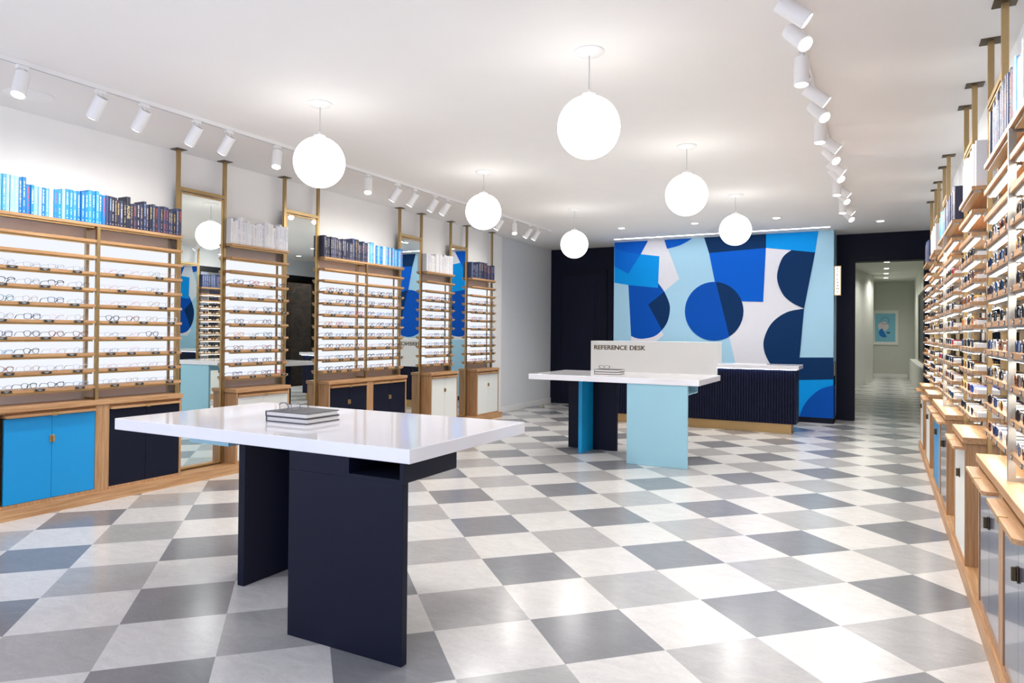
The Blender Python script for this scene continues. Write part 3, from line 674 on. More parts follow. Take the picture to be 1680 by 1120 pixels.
def books(side, y0, y1, seq, where, group, tmin=.022, tmax=.036):
    """fill y0..y1 on the book shelf; seq: list of (family, fraction). Left to right in the photo."""
    z = SHZ[0]
    d0, d1 = (.075, .262) if side < 0 else (.03, .215)
    frm, ydir = (y0, 1) if side < 0 else (y1, -1)      # left end first
    total = y1-y0; pos = 0.; idx = 0; bounds = []; acc = 0
    for fam, fr in seq: acc += fr; bounds.append((acc*total, fam))
    hs = random.uniform(.23, .27)
    counts = {}
    while True:
        fam = next((f for b, f in bounds if pos < b), None)
        if fam is None: break
        t = random.uniform(tmin, tmax)
        if pos + t > total-.002: break
        if random.random() < .4: hs = random.uniform(.225, .29)
        h = hs + random.uniform(-.004, .004); d = random.uniform(.13, .165)
        if (pos < .01 and side < 0) or pos+t > total-.05: h = max(h, .26)
        counts[fam] = counts.get(fam, 0)+1
        title = 'ALONE' if (where == 'above the cyan doors' and fam == 'navy' and counts[fam] == 8) else None
        if title: t = .036; h = .285
        me, rgb = book_mesh(side, t, h, d, fam, title)
        y = frm + ydir*(pos+t/2)
        x = fx(side, d0+.012+random.uniform(0, .012)+d/2)
        lum = sum(rgb)
        adj = {'blue': 'pale blue' if lum > 540 else 'mid blue' if lum > 400 else 'bright blue', 'navy': 'slate navy' if lum > 180 else 'dark navy', 'white': 'white'}[fam]
        fw = {'blue': 'in the blue run', 'navy': 'in the navy run', 'white': 'in the white row'}[fam]
        lab = '%s book, %s from left %s %s' % (adj, ordw(counts[fam]), fw, where)
        o = link('book', me, None, (x, y, z+.0005), 0.)
        tag(o, lab, 'book', group)
        if title:
            tm = text_mb(title, .036, .0006, .0003)
            tm.v = [(v[2]+d/2*(-side)+.0002, v[1]-.012, -v[0]+h*.72) for v in tm.v]
            link('spine_title', tm.mesh('spine_title', [bookmat((214,196,146))]), o)
        pos += t + random.choice((.0006, .001, .002)); idx += 1
    return idx

# ------------------------------------------------------------------ ceiling posts, mirrors
def mirror(side, ya, yb, label, group):
    """tall framed mirror hung between two brass posts that run from plinth to ceiling"""
    px = -6.10 if side < 0 else .568
    t = thing('mirror_stand', (px, (ya+yb)/2, .088), label, 'mirror', group)
    for y in (ya, yb):
        p = build('post', MB().box(px-.016, px+.016, y-.016, y+.016, .088, CE-.006), M['brass'], t)
        build('ceiling_plate', MB().box(px-.055, px+.055, y-.055, y+.055, CE-.006, CE), M['brassdark'], p)
    zt = 2.85
    build('cross_bar', MB().box(px-.016, px+.016, ya+.016, yb-.016, zt, zt+.036), M['brass'], t)
    f = MB(); a, b = ya+.020, yb-.020
    x0, x1 = px-.014, px+.014
    f.box(x0, x1, a, a+.012, .10, zt-.012).box(x0, x1, b-.012, b, .10, zt-.012).box(x0, x1, a+.012, b-.012, .10, .116).box(x0, x1, a+.012, b-.012, zt-.026, zt-.012)
    build('mirror_frame', f, M['gold'], t)
    x2 = px+.004 if side < 0 else px-.004
    build('mirror_glass', MB().box(min(x2, px-side*-.008), max(x2, px-side*-.008), a+.012, b-.012, .116, zt-.026), M['mirror'], t)
    return t

def end_post(side, y, label):
    px = -6.10 if side < 0 else .568
    t = build('rack_post', MB().box(px-.016, px+.016, y-.016, y+.016, .088, CE-.006), M['brass'], None, at=(px, y, .088))
    build('ceiling_plate', MB().box(px-.055, px+.055, y-.055, y+.055, CE-.006, CE), M['brassdark'], t)
    tag(t, label, 'post')

# ------------------------------------------------------------------ left wall: oak cabinets, lit racks, books, spectacles
GC = 'oak storage cabinets along the white wall'
cabinet(-1, 2.79, 4.385, [(2.862, 3.562), (3.682, 4.365)], ['cyan', 'navy'], 'wide oak cabinet with bright cyan doors and navy doors under the glowing rack', GC)
cabinet(-1, 5.024, 5.755, [(5.045, 5.735)], ['doorwhite'], 'narrow oak cabinet with white doors, partly hidden behind the white tabletop with books', GC)
cabinet(-1, 6.39, 7.945, [(6.415, 7.095), (7.225, 7.922)], ['navy', 'navy'], 'wide oak cabinet with only navy doors under the middle glowing rack', GC)
cabinet(-1, 8.552, 9.288, [(8.58, 9.265)], ['doorwhite'], 'narrow oak cabinet with white doors between the two mirrors reflecting the mural', GC)
cabinet(-1, 9.885, 10.615, [(9.912, 10.592)], ['doorwhite'], 'narrow oak cabinet with white doors at the plinth end by the shaded white wall', GC)
GR = 'glowing spectacle racks on the white wall'
P = POSTY
rack(-1, 2.76, P[0], 3.612, 'wide glowing spectacle rack topped with blue then navy books', GR)
rack(-1, P[1], P[2], None, 'narrow glowing spectacle rack topped with white books between a globe reflection and dark mirror', GR)
rack(-1, P[3], P[4], 7.165, 'wide glowing spectacle rack topped with navy then blue books', GR)
rack(-1, P[5], P[6], None, 'narrow glowing spectacle rack topped with white books, between mirrors reflecting the mural', GR)
rack(-1, P[7], P[8], None, 'narrow glowing spectacle rack topped only with navy books', GR)
GM = 'brass framed mirrors between the racks on the white wall'
mirror(-1, P[0], P[1], 'tall brass framed mirror reflecting a globe lamp', GM)
mirror(-1, P[2], P[3], 'tall brass framed mirror reflecting dark brick', GM)
mirror(-1, P[4], P[5], 'tall brass framed mirror reflecting the reference desk lettering', GM)
mirror(-1, P[6], P[7], 'tall brass framed mirror reflecting only the bright blue mural', GM)
end_post(-1, P[8], 'single brass post from plinth to ceiling at the navy-book end rack')

NB = 0
NB += books(-1, 2.80, P[0]-.018, [('blue', .535), ('navy', .465)], 'above the cyan doors', 'books on the wide rack above the cyan doors')
NB += books(-1, P[1]+.018, P[2]-.018, [('white', 1.)], 'on the first narrow glowing rack', 'white books on the first narrow glowing rack')
NB += books(-1, P[3]+.018, P[4]-.018, [('navy', .5), ('blue', .5)], 'on the middle glowing rack', 'books on the middle glowing rack', .026, .042)
NB += books(-1, P[5]+.018, P[6]-.018, [('white', 1.)], 'on the second narrow glowing rack', 'white books on the second narrow glowing rack', .03, .046)
NB += books(-1, P[7]+.018, P[8]-.018, [('navy', 1.)], 'on the last glowing rack', 'navy books on the last glowing rack', .034, .06)

eyestyles = []
for shape, thick, f, t in [('round', 0, 'gold', 'gold'), ('round', 0, 'silver', 'grey'), ('round', 1, 'black', 'black'), ('keyhole', 1, 'tortoiseshell', 'tortoiseshell'), ('keyhole', 1, 'black', 'silver'), ('browline', 1, 'black', 'black'),
        ('browline', 1, 'brown', 'gold'), ('cat-eye', 1, 'lilac', 'lilac'), ('cat-eye', 1, 'black', 'black'), ('cat-eye', 1, 'tortoiseshell', 'tortoiseshell'), ('square', 1, 'navy', 'navy'), ('square', 0, 'silver', 'silver'), ('square', 0, 'pink', 'brown'),
        ('rectangular', 0, 'grey', 'grey'), ('rectangular', 1, 'pale blue', 'pale blue'), ('oval', 0, 'silver', 'brown'), ('oval', 0, 'pink', 'gold'), ('keyhole', 1, 'green', 'black'), ('round', 0, 'black', 'black'), ('square', 1, 'crimson', 'crimson'),
        ('oval', 1, 'plum', 'plum'), ('keyhole', 1, 'teal', 'teal'), ('square', 1, 'amber', 'amber'), ('cat-eye', 1, 'clear', 'clear'), ('keyhole', 0, 'pink', 'brown'), ('browline', 1, 'navy', 'black')]:
    eyestyles.append(((shape, thick, FM[f], FM[t], M['lens']), '%s %s%s' % (shape, f, ' wire' if not thick else '')))
def pick(row, far, where):
    if where.startswith('above navy') and row in (0, 1, 2, 5, 6, 7): pool = [0, 1, 11, 12, 13, 15, 16, 24]   # faint wire frames here
    elif where.startswith('above the cyan') and row < 2: pool = [5, 6, 25, 13, 1, 18]
    elif far: pool = list(range(26)) + [2, 3, 4, 8, 9, 10, 18]
    else: pool = [0, 1, 3, 4, 5, 8, 9, 10, 12, 14, 15, 16, 17, 21, 23, 24]
    return eyestyles[random.choice(pool)]
def fill_eyes(y0, y1, where, far, detail, n=4):
    for r in range(8):
        z = SHZ[r+3]
        for k in range(n):
            st, words = pick(r, far, where)
            y = y0 + (y1-y0)*(k+.5)/n + random.uniform(-.012, .012)
            lab = '%s eyeglasses, %s from left, %s lit tier %s' % (words, ordw(k+1), ordw(r+1), where)
            place_eyewear('eyeglasses', st, (fx(-1, .092), y, z+.0004), PI/2 + random.uniform(-.05, .05), lab, 'eyeglasses ' + where, detail)
fill_eyes(2.80, 3.58, 'above the cyan doors', False, True)
fill_eyes(3.65, 4.43, 'above navy doors', False, True)
fill_eyes(5.03, 5.80, 'of first narrow rack', True, True)
fill_eyes(6.40, 7.13, 'of middle rack\'s left bay', True, True)
fill_eyes(7.20, 7.96, 'of middle rack\'s right bay', True, True)
fill_eyes(8.56, 9.29, 'of second narrow rack', True, False)
fill_eyes(9.85, 10.62, 'of last rack', True, False)

# ------------------------------------------------------------------ right side: same units against the windows
GC2 = 'oak storage cabinets beside the windows'
cabinet(1, 2.76, 4.35, [(2.83, 3.52), (3.64, 4.325)], ['navysheen', 'navysheen'], 'wide oak cabinet with glossy navy doors at the very edge of the sunglasses side', GC2)
cabinet(1, 5.025, 5.725, [(5.05, 5.70)], ['doorwhite'], 'narrow oak cabinet with white doors, first beyond the navy-doored one beside the windows', GC2)
cabinet(1, 6.392, 7.93, [(6.417, 7.08), (7.21, 7.905)], ['navysheen', 'cyan'], 'wide oak cabinet with navy and cyan doors under the sunglasses', GC2)
cabinet(1, 8.552, 9.285, [(8.577, 9.26)], ['doorwhite'], 'narrow oak cabinet with white doors just past the navy and cyan ones, sunglasses side', GC2)
cabinet(1, 9.92, 10.60, [(9.945, 10.575)], ['doorwhite'], 'narrow oak cabinet with white doors nearest the corridor doorway', GC2)
GR2 = 'sunglass racks beside the windows'
rack(1, 2.76, P[0], 3.60, 'wide sunglass rack topped with navy and blue books at the picture edge', GR2)
rack(1, P[1], P[2], None, 'narrow sunglass rack topped with white books, second from the picture edge', GR2)
rack(1, P[3], P[4], 7.165, 'wide sunglass rack topped with light blue and navy books', GR2)
rack(1, P[5], P[6], None, 'narrow sunglass rack topped with white books, second from the corridor doorway', GR2)
rack(1, P[7], P[8], None, 'narrow sunglass rack topped with navy books beside the corridor doorway', GR2)
GM2 = 'brass framed mirrors between the sunglass racks'
mirror(1, P[0], P[1], 'tall brass post pair holding a mirror, largest on the sunglasses side', GM2)
mirror(1, P[2], P[3], 'brass post pair holding a mirror, second largest on the sunglasses side', GM2)
mirror(1, P[4], P[5], 'brass post pair holding a mirror, third from the picture edge on the sunglasses side', GM2)
mirror(1, P[6], P[7], 'brass post pair holding a mirror, closest to the corridor doorway', GM2)
end_post(1, P[8], 'single brass post to the ceiling beside the corridor doorway')
NB += books(1, 3.02, P[0]-.018, [('navy', .56), ('blue', .44)], 'at the picture edge', 'books on the sunglass rack at the picture edge', .026, .04)
NB += books(1, P[1]+.018, P[2]-.018, [('white', 1.)], 'on the second sunglass rack', 'white books on the second sunglass rack', .03, .048)
NB += books(1, P[3]+.018, P[4]-.018, [('blue', .36), ('navy', .64)], 'on the third sunglass rack', 'books on the third sunglass rack', .034, .052)
NB += books(1, P[5]+.018, P[6]-.018, [('white', 1.)], 'on the fourth sunglass rack', 'white books on the fourth sunglass rack', .036, .056)
NB += books(1, P[7]+.018, P[8]-.018, [('navy', 1.)], 'on the doorway sunglass rack', 'navy books on the doorway sunglass rack', .04, .06)
print('BOOKS', NB)

sunstyles = []
for shape, thick, f, t, l in [('round', 1, 'black', 'black', 'dark grey'), ('square', 1, 'black', 'black', 'dark grey'), ('keyhole', 1, 'tortoiseshell', 'tortoiseshell', 'dark green'), ('aviator', 0, 'gold', 'gold', 'dark green'), ('aviator', 0, 'silver', 'black', 'blue'),
        ('cat-eye', 1, 'black', 'black', 'brown'), ('cat-eye', 1, 'tortoiseshell', 'tortoiseshell', 'brown'), ('round', 0, 'gold', 'tortoiseshell', 'brown'), ('square', 1, 'tortoiseshell', 'tortoiseshell', 'dark grey'), ('keyhole', 1, 'clear', 'clear', 'dark grey'),
        ('browline', 1, 'black', 'gold', 'dark green'), ('square', 1, 'navy', 'navy', 'blue'), ('oval', 1, 'crimson', 'crimson', 'brown'), ('square', 1, 'amber', 'tortoiseshell', 'brown'), ('keyhole', 1, 'blue', 'blue', 'blue')]:
    sunstyles.append(((shape, thick, FM[f], FM[t], LENS[l]), '%s %s' % (shape, f)))
def fill_suns(y0, y1, where, detail, n=4, special={}):
    for r in range(8):
        z = SHZ[r+3]
        for k in range(n):      # k = 0 is the left one in the photo = larger y
            st, words = sunstyles[special.get((r, k), random.choice([0, 0, 0, 1, 1, 1, 2, 3, 4, 5, 5, 6, 7, 8, 9, 10, 10, 11]))]
            y = y1 - (y1-y0)*(k+.5)/n + random.uniform(-.01, .01)
            lab = '%s sunglasses, %s from left, %s lit tier %s' % (words, ordw(k+1), ordw(r+1), where)
            place_eyewear('sunglasses', st, (fx(1, .042), y, z+.0004), -PI/2 + random.uniform(-.05, .05), lab, 'sunglasses ' + where, detail)
fill_suns(3.06, 3.575, 'at the picture edge', True, 3)
fill_suns(3.64, 4.43, 'of first rack\'s left bay', True, 4, {(6, 1): 11})
fill_suns(5.03, 5.80, 'of second rack', True, 4, {(6, 3): 14, (3, 0): 13, (3, 3): 13})
fill_suns(6.40, 7.13, 'of third rack\'s right bay', True, 4, {(4, 3): 12, (0, 3): 12})
fill_suns(7.20, 7.96, 'of third rack\'s left bay', True, 4, {(5, 1): 12})
fill_suns(8.56, 9.29, 'of fourth rack', False)
fill_suns(9.85, 10.62, 'of doorway rack', False, 4, {(2, 1): 13, (5, 2): 13})

# ------------------------------------------------------------------ the two white-topped tables
def legbox(x0, x1, y0, y1, z1): return MB().box(x0, x1, y0, y1, 0.001, z1)
Z1, ZU = .962, .897
t = thing('display_table', (-2.87, 3.03, 0), 'large display table with glossy white top on navy panel legs', 'table', 'white-topped display tables')
build('tabletop', MB().box(-3.93, -1.822, 2.475, 3.585, ZU, Z1), M['slab'], t, bevel=.004)
build('leg', legbox(-2.549, -1.862, 2.482, 2.522, .805).box(-2.549, -2.19, 2.482, 2.522, .805, ZU), M['navy'], t, bevel=.002)
build('leg', legbox(-3.298, -3.246, 2.822, 3.235, ZU), M['navy'], t, bevel=.002)
build('leg', legbox(-3.60, -2.94, 3.236, 3.276, ZU), M['navy'], t, bevel=.002)
cb = MB().box(-2.19, -1.862, 2.482, 2.918, .805, .822).box(-2.19, -2.172, 2.482, 2.918, .822, ZU-.001).box(-1.88, -1.862, 2.482, 2.918, .822, ZU-.001).box(-2.172, -1.88, 2.90, 2.918, .822, ZU-.001)
build('cubby', cb, M['navy'], t)
build('cubby', MB().box(-3.70, -3.36, 2.80, 2.815, .80, ZU-.001).box(-3.70, -3.36, 2.815, 3.2, .80, .815).box(-3.70, -3.685, 2.815, 3.2, .815, ZU-.001), M['palecyan'], t)['label'] = 'pale aqua shelf box under the tabletop'

Z2, Z2U = .98, .914
t = thing('display_table', (-2.79, 8.15, 0), 'smaller-looking display table with white top on pale aqua, cyan and navy panel legs', 'table', 'white-topped display tables')
build('tabletop', MB().box(-3.82, -1.75, 7.6, 8.72, Z2U, Z2), M['slab'], t, bevel=.004)
build('leg', legbox(-2.569, -1.879, 7.612, 7.652, Z2U), M['palecyan'], t, bevel=.002)['label'] = 'pale aqua panel leg'
build('leg', legbox(-3.31, -3.262, 7.965, 8.338, Z2U), M['teal'], t, bevel=.002)['label'] = 'bright cyan panel leg'
build('leg', legbox(-3.605, -2.944, 8.34, 8.382, Z2U), M['navy'], t, bevel=.002)['label'] = 'navy panel leg'
cb = MB().box(-2.3, -1.88, 7.653, 8.10, .805, .820).box(-2.3, -1.88, 7.653, 7.668, .820, Z2U-.001).box(-2.3, -1.88, 8.085, 8.10, .820, Z2U-.001).box(-2.3, -2.285, 7.668, 8.085, .820, Z2U-.001)
build('cubby', cb, M['palecyan'], t)['label'] = 'pale aqua open cubby'

def flat_book(x0, x1, y0, y1, z, h, label, group):
    t = thing('hardcover_book', ((x0+x1)/2, (y0+y1)/2, z), label, 'book', group)
    c = .004
    build('cover', MB().box(x0, x1, y0, y1, z, z+c).box(x0, x1, y0, y1, z+h-c, z+h).box(x0, x0+c, y0, y1, z+c, z+h-c), M['cover'], t)
    build('page_block', MB().box(x0+c, x1-.006, y0+.006, y1-.006, z+c, z+h-c), M['page'], t)
flat_book(-3.105, -2.787, 2.842, 3.10, Z1+.0005, .029, 'charcoal hardcover book lying on the large white tabletop, lower of two', 'stacked charcoal books on the tables')
flat_book(-3.107, -2.789, 2.840, 3.098, Z1+.030, .029, 'charcoal hardcover book under clear grey eyeglasses on the large tabletop', 'stacked charcoal books on the tables')
flat_book(-3.13, -2.82, 8.02, 8.27, Z2+.0005, .029, 'charcoal hardcover book lying by the reference desk lettering, lower of two', 'stacked charcoal books on the tables')
flat_book(-3.128, -2.822, 8.022, 8.272, Z2+.030, .029, 'charcoal hardcover book under black eyeglasses before the reference desk', 'stacked charcoal books on the tables')
place_eyewear('eyeglasses', ('square', 1, FM['grey'], FM['grey'], M['lens']), (-2.985, 2.905, Z1+.0595), .42, 'clear grey eyeglasses resting on the charcoal books on the large white table', 'eyeglasses resting on book stacks')
place_eyewear('eyeglasses', ('square', 1, FM['black'], FM['black'], M['lens']), (-3.02, 8.08, Z2+.0595), .30, 'black eyeglasses resting on the charcoal books before the reference desk', 'eyeglasses resting on book stacks')

def embolden(tm, dx, dz):
    o = MB()
    for a, b in ((-dx, -dz), (-dx, dz), (dx, -dz), (dx, dz), (0, 0)):
        o.add([(v[0]+a, v[1]+b, v[2]+.0001*a/dx) for v in tm.v], tm.f)
    return o
# ------------------------------------------------------------------ reception counter
t = thing('reception_counter', (-2.75, 11.3, 0), 'navy fluted reception counter with brass toe kick and white top', 'counter')
CX0, CX1, CYF, CYB = -4.39, -1.13, 11.13, 11.52
n = 82; step = (CX1-CX0)/n; pts = []
for k in range(n):
    for j in range(6):
        u = j/6; pts.append((CX0+(k+u)*step, CYF-.014*abs(math.sin(PI*u))))
SX = -2.277
for x0, x1, zt in ((CX0, SX-.001, .80), (SX+.001, CX1, .952)):
    q = [(x0, CYF)] + [p for p in pts if x0 < p[0] < x1 and p[1] < CYF+.01] + [(x1, CYF), (x1, CYB), (x0, CYB)]
    build('fluted_front', MB().prism(q, 'z', .145, zt), M['navyflute'], t)
build('toe_kick', MB().box(CX0+.02, CX1-.07, CYF+.035, CYB-.03, 0, .146), M['gold'], t)
build('countertop', MB().box(-2.276, -1.088, CYF-.065, CYB+.2, .962, 1.022), M['slab'], t, bevel=.003)
build('led_strip', MB().box(-2.27, -1.12, CYF-.036, CYF-.026, .957, .9615), M['bluestrip'], t)
sc_ = build('privacy_screen', MB().box(-4.396, -2.277, 11.11, 11.44, .801, 1.355), M['whitemat'], t, bevel=.002)
tm = text_mb('REFERENCE DESK', .105, .0, .002); tm = embolden(tm, .0030, .0022)
xs = [v[0] for v in tm.v]; zs = [v[1] for v in tm.v]; kx = .90/(max(xs)-min(xs)); kz = .077/(max(zs)-min(zs))
tm.v = [(-4.335+(v[0]-min(xs))*kx, 11.107-v[2]*.5, 1.208+(v[1]-min(zs))*kz) for v in tm.v]
build('sign_lettering', tm, M['texbrass'], sc_)

# ------------------------------------------------------------------ signs and small things
t = thing('blade_sign', (-.668, 12.88, 2.4), 'small lit vertical sign reading EYE EXAMS in brass frame at the mural corner', 'sign')
build('sign_body', MB().box(-.7195, -.612, 12.85, 12.91, 2.15, 2.652), M['gold'], t, bevel=.003)
build('sign_face', MB().box(-.706, -.626, 12.846, 12.851, 2.165, 2.637), M['sign'], t)
lt = MB(); z = 2.585
for ch in 'EYE EXAMS':
    if ch == ' ': z -= .022; continue
    g = embolden(text_mb(ch, .05, 0, .001), .0014, .001)
    gx = [v[0] for v in g.v]; gm = (min(gx)+max(gx))/2
    lt.add([(v[0]-gm-.666, 12.845-v[2]*.5, v[1]+z) for v in g.v], g.f); z -= .0525
build('sign_lettering', lt, M['signtext'], t)
tag(build('wall_plate', MB().box(MX1+.002, MX1+.012, 12.93, 13.05, .80, 1.02), M['steel'], at=(MX1, 13, .9)), 'narrow metal wall plate on the side of the mural wall', 'wall plate')
tag(build('door_stop', MB().cyl((-6.0, 12.6, 0.), (-6.0, 12.6, .035), .022, .018), M['brass'], at=(-6.0, 12.6, 0)), 'tiny brass door stop on the checkered floor by the shaded white wall', 'door stop')

t = thing('framed_print', (.09, CY1-.02, 1.78), 'white framed pale blue abstract print on the corridor end wall', 'framed print')
fx0, fx1, fz0, fz1 = -.335, .505, 1.165, 2.405
build('picture_frame', MB().box(fx0, fx1, CY1-.04, CY1-.001, fz0, fz0+.03).box(fx0, fx1, CY1-.04, CY1-.001, fz1-.03, fz1).box(fx0, fx0+.03, CY1-.04, CY1-.001, fz0+.03, fz1-.03).box(fx1-.03, fx1, CY1-.04, CY1-.001, fz0+.03, fz1-.03), M['fixture'], t)
pm = MB(); yy = CY1-.02
def quad(x0, x1, z0, z1, y, mi): pm.add([(x0,y,z0),(x1,y,z0),(x1,y,z1),(x0,y,z1)], [(0,1,2,3)], mi)
quad(fx0+.03, fx1-.03, fz0+.03, fz1-.03, yy, 0)
quad(fx0+.10, fx1-.09, fz0+.11, fz1-.11, yy-.002, 1)
def disc(cx, cz, r, y, mi, a0=0, a1=2*PI): pm.add([(cx+r*math.cos(a0+(a1-a0)*k/28), y, cz+r*math.sin(a0+(a1-a0)*k/28)) for k in range(28)], [tuple(range(28))], mi)
disc(.03, 1.83, .17, yy-.004, 2); disc(.06, 1.60, .17, yy-.006, 3, PI*.62, PI*1.7); disc(.19, 1.63, .06, yy-.006, 4, PI, 2*PI)
pm.tube([(.085+.125*math.cos(2*PI*k/28), yy-.006, 2.03+.125*math.sin(2*PI*k/28)) for k in range(28)], .006, True, 4, 4)
build('print_sheet', pm, [M['paper'], mat('print_aqua', (128,196,220), .4), mat('print_offwhite', (222,214,220), .4), mat('print_blue', (0,118,200), .4), mat('print_navy', (24,62,110), .4)], t)

# ------------------------------------------------------------------ lights
def lamp_spot(name, loc, direction, energy, size=math.radians(125), blend=1., parent=None, radius=.03, color=(1,.965,.92)):
    l = bpy.data.lights.new(name, 'SPOT'); l.energy = energy; l.spot_size = size; l.spot_blend = blend; l.shadow_soft_size = radius; l.color = color
    o = bpy.data.objects.new(name, l); col.objects.link(o); o.location = loc
    o.rotation_euler = Vector(direction).to_track_quat('-Z', 'Y').to_euler()
    if parent is not None:
        o.parent = parent; o.location = Vector(loc)-root_loc(parent)
    return o

# globes
G = 'opal globe pendants in two rows'
glist = [(-3.87, 4.045, 2.79, 'opal white globe pendant above the large white table, larger in its row'), (-1.63, 4.055, 2.77, 'largest opal white globe pendant hanging at the top centre of the room'),
         (-3.88, 6.58, 2.807, 'opal white globe pendant second along the row nearer the glowing racks'), (-1.63, 6.52, 2.789, 'opal white globe pendant second along the row nearer the sunglasses'),
         (-3.88, 9.14, 2.745, 'smallest opal white globe pendant, before the navy back door'), (-1.65, 9.09, 2.807, 'small opal white globe pendant overlapping the top of the mural')]
for x, y, z, lab in glist:
    t = thing('globe_pendant', (x, y, CE), lab, 'pendant lamp', G)
    R_ = .197; prof = [(R_*math.sin(PI*k/20), z-R_*math.cos(PI*k/20)) for k in range(1, 20)]
    build('globe', MB().lathe(prof, (x, y), 36), M['globe'], t, smooth=True)
    build('globe_cap', MB().lathe([(.05, z+R_-.008), (.045, z+R_+.012), (.012, z+R_+.022), (.008, z+R_+.04)], (x, y), 24), M['fixture'], t, smooth=True)
    build('cord', MB().cyl((x, y, z+R_+.03), (x, y, CE-.02), .004, n=8), M['cord'], t)
    build('canopy', MB().lathe([(.02, CE-.03), (.075, CE-.022), (.095, CE-.006), (.095, CE-.0005)], (x, y), 28), M['fixture'], t, smooth=True)

# track lights
def track(name, pts, label):
    t = build(name, MB().box(pts[0]-.018, pts[0]+.018, pts[1], pts[2], CE-.03, CE-.0005).box(pts[0]-.007, pts[0]+.007, pts[1]+.01, pts[2]-.01, CE-.032, CE-.03, 1), [M['fixture'], M['cord']], at=(pts[0], pts[1], CE))
    build('end_feed', MB().box(pts[0]-.02, pts[0]+.02, pts[2], pts[2]+.14, CE-.036, CE-.0005), M['fixture'], t)
    return tag(t, label, 'light track')
track('light_track', (-5.035, 1.2, 10.72), 'long white ceiling light track above the glowing racks')
track('light_track', (-.44, 2.2, 10.75), 'long white ceiling light track above the sunglasses side')

def spothead(x, y, aim, label, group, energy):
    """cylinder spotlight on a short stem below the track; aim = direction of the beam"""
    t = thing('track_spotlight', (x, y, CE-.032), label, 'spotlight', group)
    build('mount', MB().box(x-.016, x+.016, y-.035, y+.035, CE-.056, CE-.0325).cyl((x, y, CE-.056), (x, y, CE-.10), .010, n=12), M['fixture'], t)
    d = Vector(aim).normalized(); c = Vector((x, y, CE-.115))
    a = c - d*.035; b = c + d*.135
    h = build('lamp_head', MB().cyl(a, b, .043, n=24), M['fixture'], t, smooth=True)
    build('rear_vent', MB().cyl(a-d*.001, a, .033, n=20), M['cord'], h)
    build('lamp_lens', MB().cyl(b, b+d*.002, .036, n=24), M['lamp'], h)
    lamp_spot('spot_beam', b+d*.01, d, energy, parent=t)
LS = [2.51, 3.03, 3.37, 3.835, 4.16, 4.71, 6.02, 6.55, 6.89, 7.325, 7.60, 9.05, 9.48, 10.006, 10.305]
straight = {2.51, 4.71, 6.02, 9.48}
nt_ = ns_ = 0
for y in LS:
    if y in straight:
        ns_ += 1; lab = 'white cylinder spotlight pointing straight down, lens lit, %s such over the glowing racks' % ordw(ns_); aim = (.22, -.3, -1)
    else:
        nt_ += 1; lab = 'white cylinder spotlight tilted to the wall, %s tilted one above the glowing racks' % ordw(nt_); aim = (-.68, -.12, -1)
    spothead(-5.035, y, aim, lab, 'spotlights on the track above the glowing racks', LSPOT*(2. if y in straight else 1.))
RS = [3.42, 3.72, 4.08, 4.55, 5.10, 5.50, 5.98, 6.46, 6.90, 7.39, 7.73, 8.30, 8.62, 9.05, 9.55, 9.90, 10.45]
aims = ['t', 'a', 't', 'd', 'a', 't', 'd', 'a', 't', 'a', 't', 'd', 'a', 't', 'd', 'a', 't']
for k, (y, a_) in enumerate(zip(RS, aims)):
    aim = {'a': (.95, .25, -.75), 't': (.6, -.55, -.8), 'd': (.0, -.08, -1)}[a_]
    lab = 'white cylinder spotlight, %s from the top along the sunglasses-side track' % ordw(k+1)
    spothead(-.44, y, aim, lab, 'spotlights on the track above the sunglasses side', RSPOT)

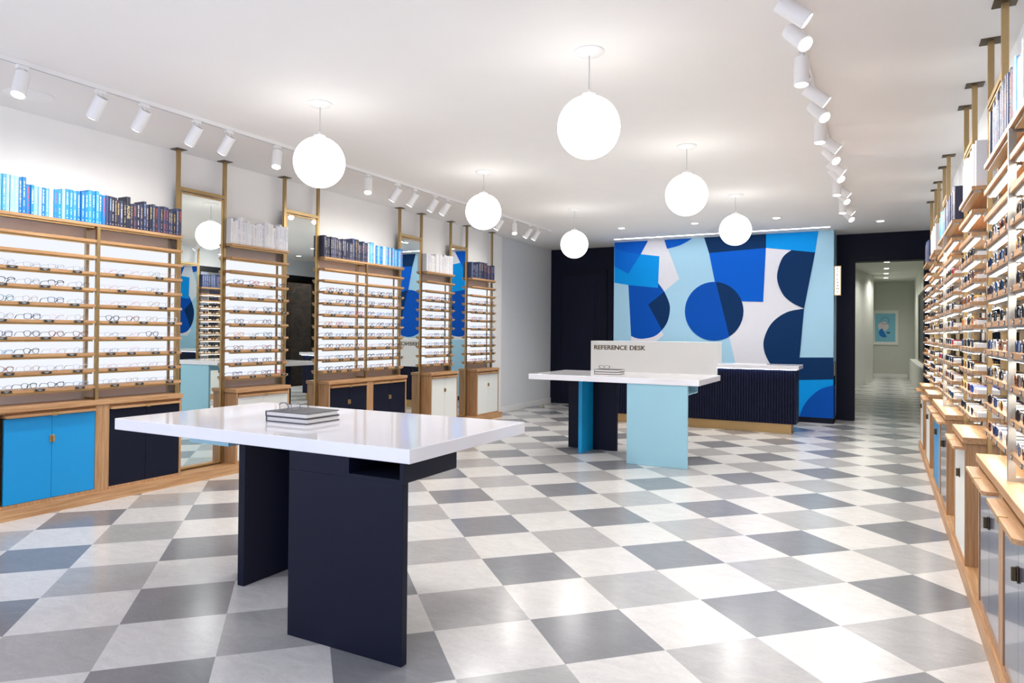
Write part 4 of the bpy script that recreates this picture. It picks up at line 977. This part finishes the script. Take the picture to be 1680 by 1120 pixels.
# recessed ceiling lights
def downlight(x, y, label, r=.055, z=CE, energy=25):
    t = thing('downlight', (x, y, z), label, 'downlight', 'recessed round downlights')
    build('trim_ring', MB().lathe([(r, z-.006), (r*1.25, z-.004), (r*1.3, z-.0006)], (x, y), 28), M['fixture'], t)
    build('lamp_lens', MB().cyl((x, y, z-.008), (x, y, z-.0062), r*.9, n=24), M['lamp'], t)
    lamp_spot('down_beam', (x, y, z-.02), (0, 0, -1), energy*2.5, math.radians(150), 1., t, .05)
downlight(-3.862, 11.11, 'round recessed downlight before the mural, left end of three')
downlight(-2.642, 11.11, 'round recessed downlight before the mural, middle of three')
downlight(-1.415, 11.11, 'round recessed downlight before the mural, right end of three')
downlight(-.03, 12.07, 'round recessed downlight above the navy wall by the corridor opening')
for k, y in enumerate((20.6, 22.6, 24.4, 26.2)):
    downlight(.1, y, 'round recessed downlight in the corridor ceiling, %s into the corridor' % ordw(k+1), .07, CZ, 36)
t = build('ceiling_speaker', MB().lathe([(.10, CE-.004), (.15, CE-.008), (.165, CE-.004), (.165, CE-.0006)], (-5.72, 2.9), 36), M['fixture'], at=(-5.72, 2.9, CE), smooth=True)
tag(t, 'flat round white ceiling fitting behind the first spotlight', 'ceiling fitting')
tag(build('ceiling_slot_light', MB().box(-4.45, -.76, 12.38, 12.42, CE-.004, CE-.0006), M['slot'], at=(-2.6, 12.4, CE)), 'long thin slot light in the ceiling in front of the mural', 'slot light', kind='thing')

# added fill lamps without fixtures: alley, under the globes, ceiling and mural
def area(name, loc, direction, sx, sy, energy, color):
    l = bpy.data.lights.new(name, 'AREA'); l.shape = 'RECTANGLE'; l.size = sx; l.size_y = sy; l.energy = energy; l.color = color
    o = bpy.data.objects.new(name, l); col.objects.link(o); o.location = loc
    o.rotation_euler = Vector(direction).to_track_quat('-Z', 'Y').to_euler()
    return o
l = bpy.data.lights.new('alley_fill', 'POINT'); l.energy = 200; l.shadow_soft_size = .1; l.color = (1, .88, .76)  # unseen fill added to brighten the brick across the alley
for y in (4., 8.5, 12.5):
    o = bpy.data.objects.new('alley_fill', l); col.objects.link(o); o.location = (1.25, y, 3.7)
for x, y, z, lab in glist:      # added lamp under each globe, boosting its light towards the floor
    lamp_spot('globe_boost', (x, y, z-.205), (0, 0, -1), 52, math.radians(168), 1., None, .16, (1, .975, .95))
area('ceiling_fill', (-2.75, 6.6, 2.2), (0, 0, 1), 4.2, 11., 18, (1, .985, .965))  # added fill hanging in mid-air without a fixture, brightening the ceiling
for x in (-3.9, -2.65, -1.4):   # added fill beams by the downlights, brightening the mural
    lamp_spot('mural_fill', (x, 11.2, CE-.02), (0, 1.6, -1.5), 18, math.radians(100), 1., None, .05, (1, .98, .96))
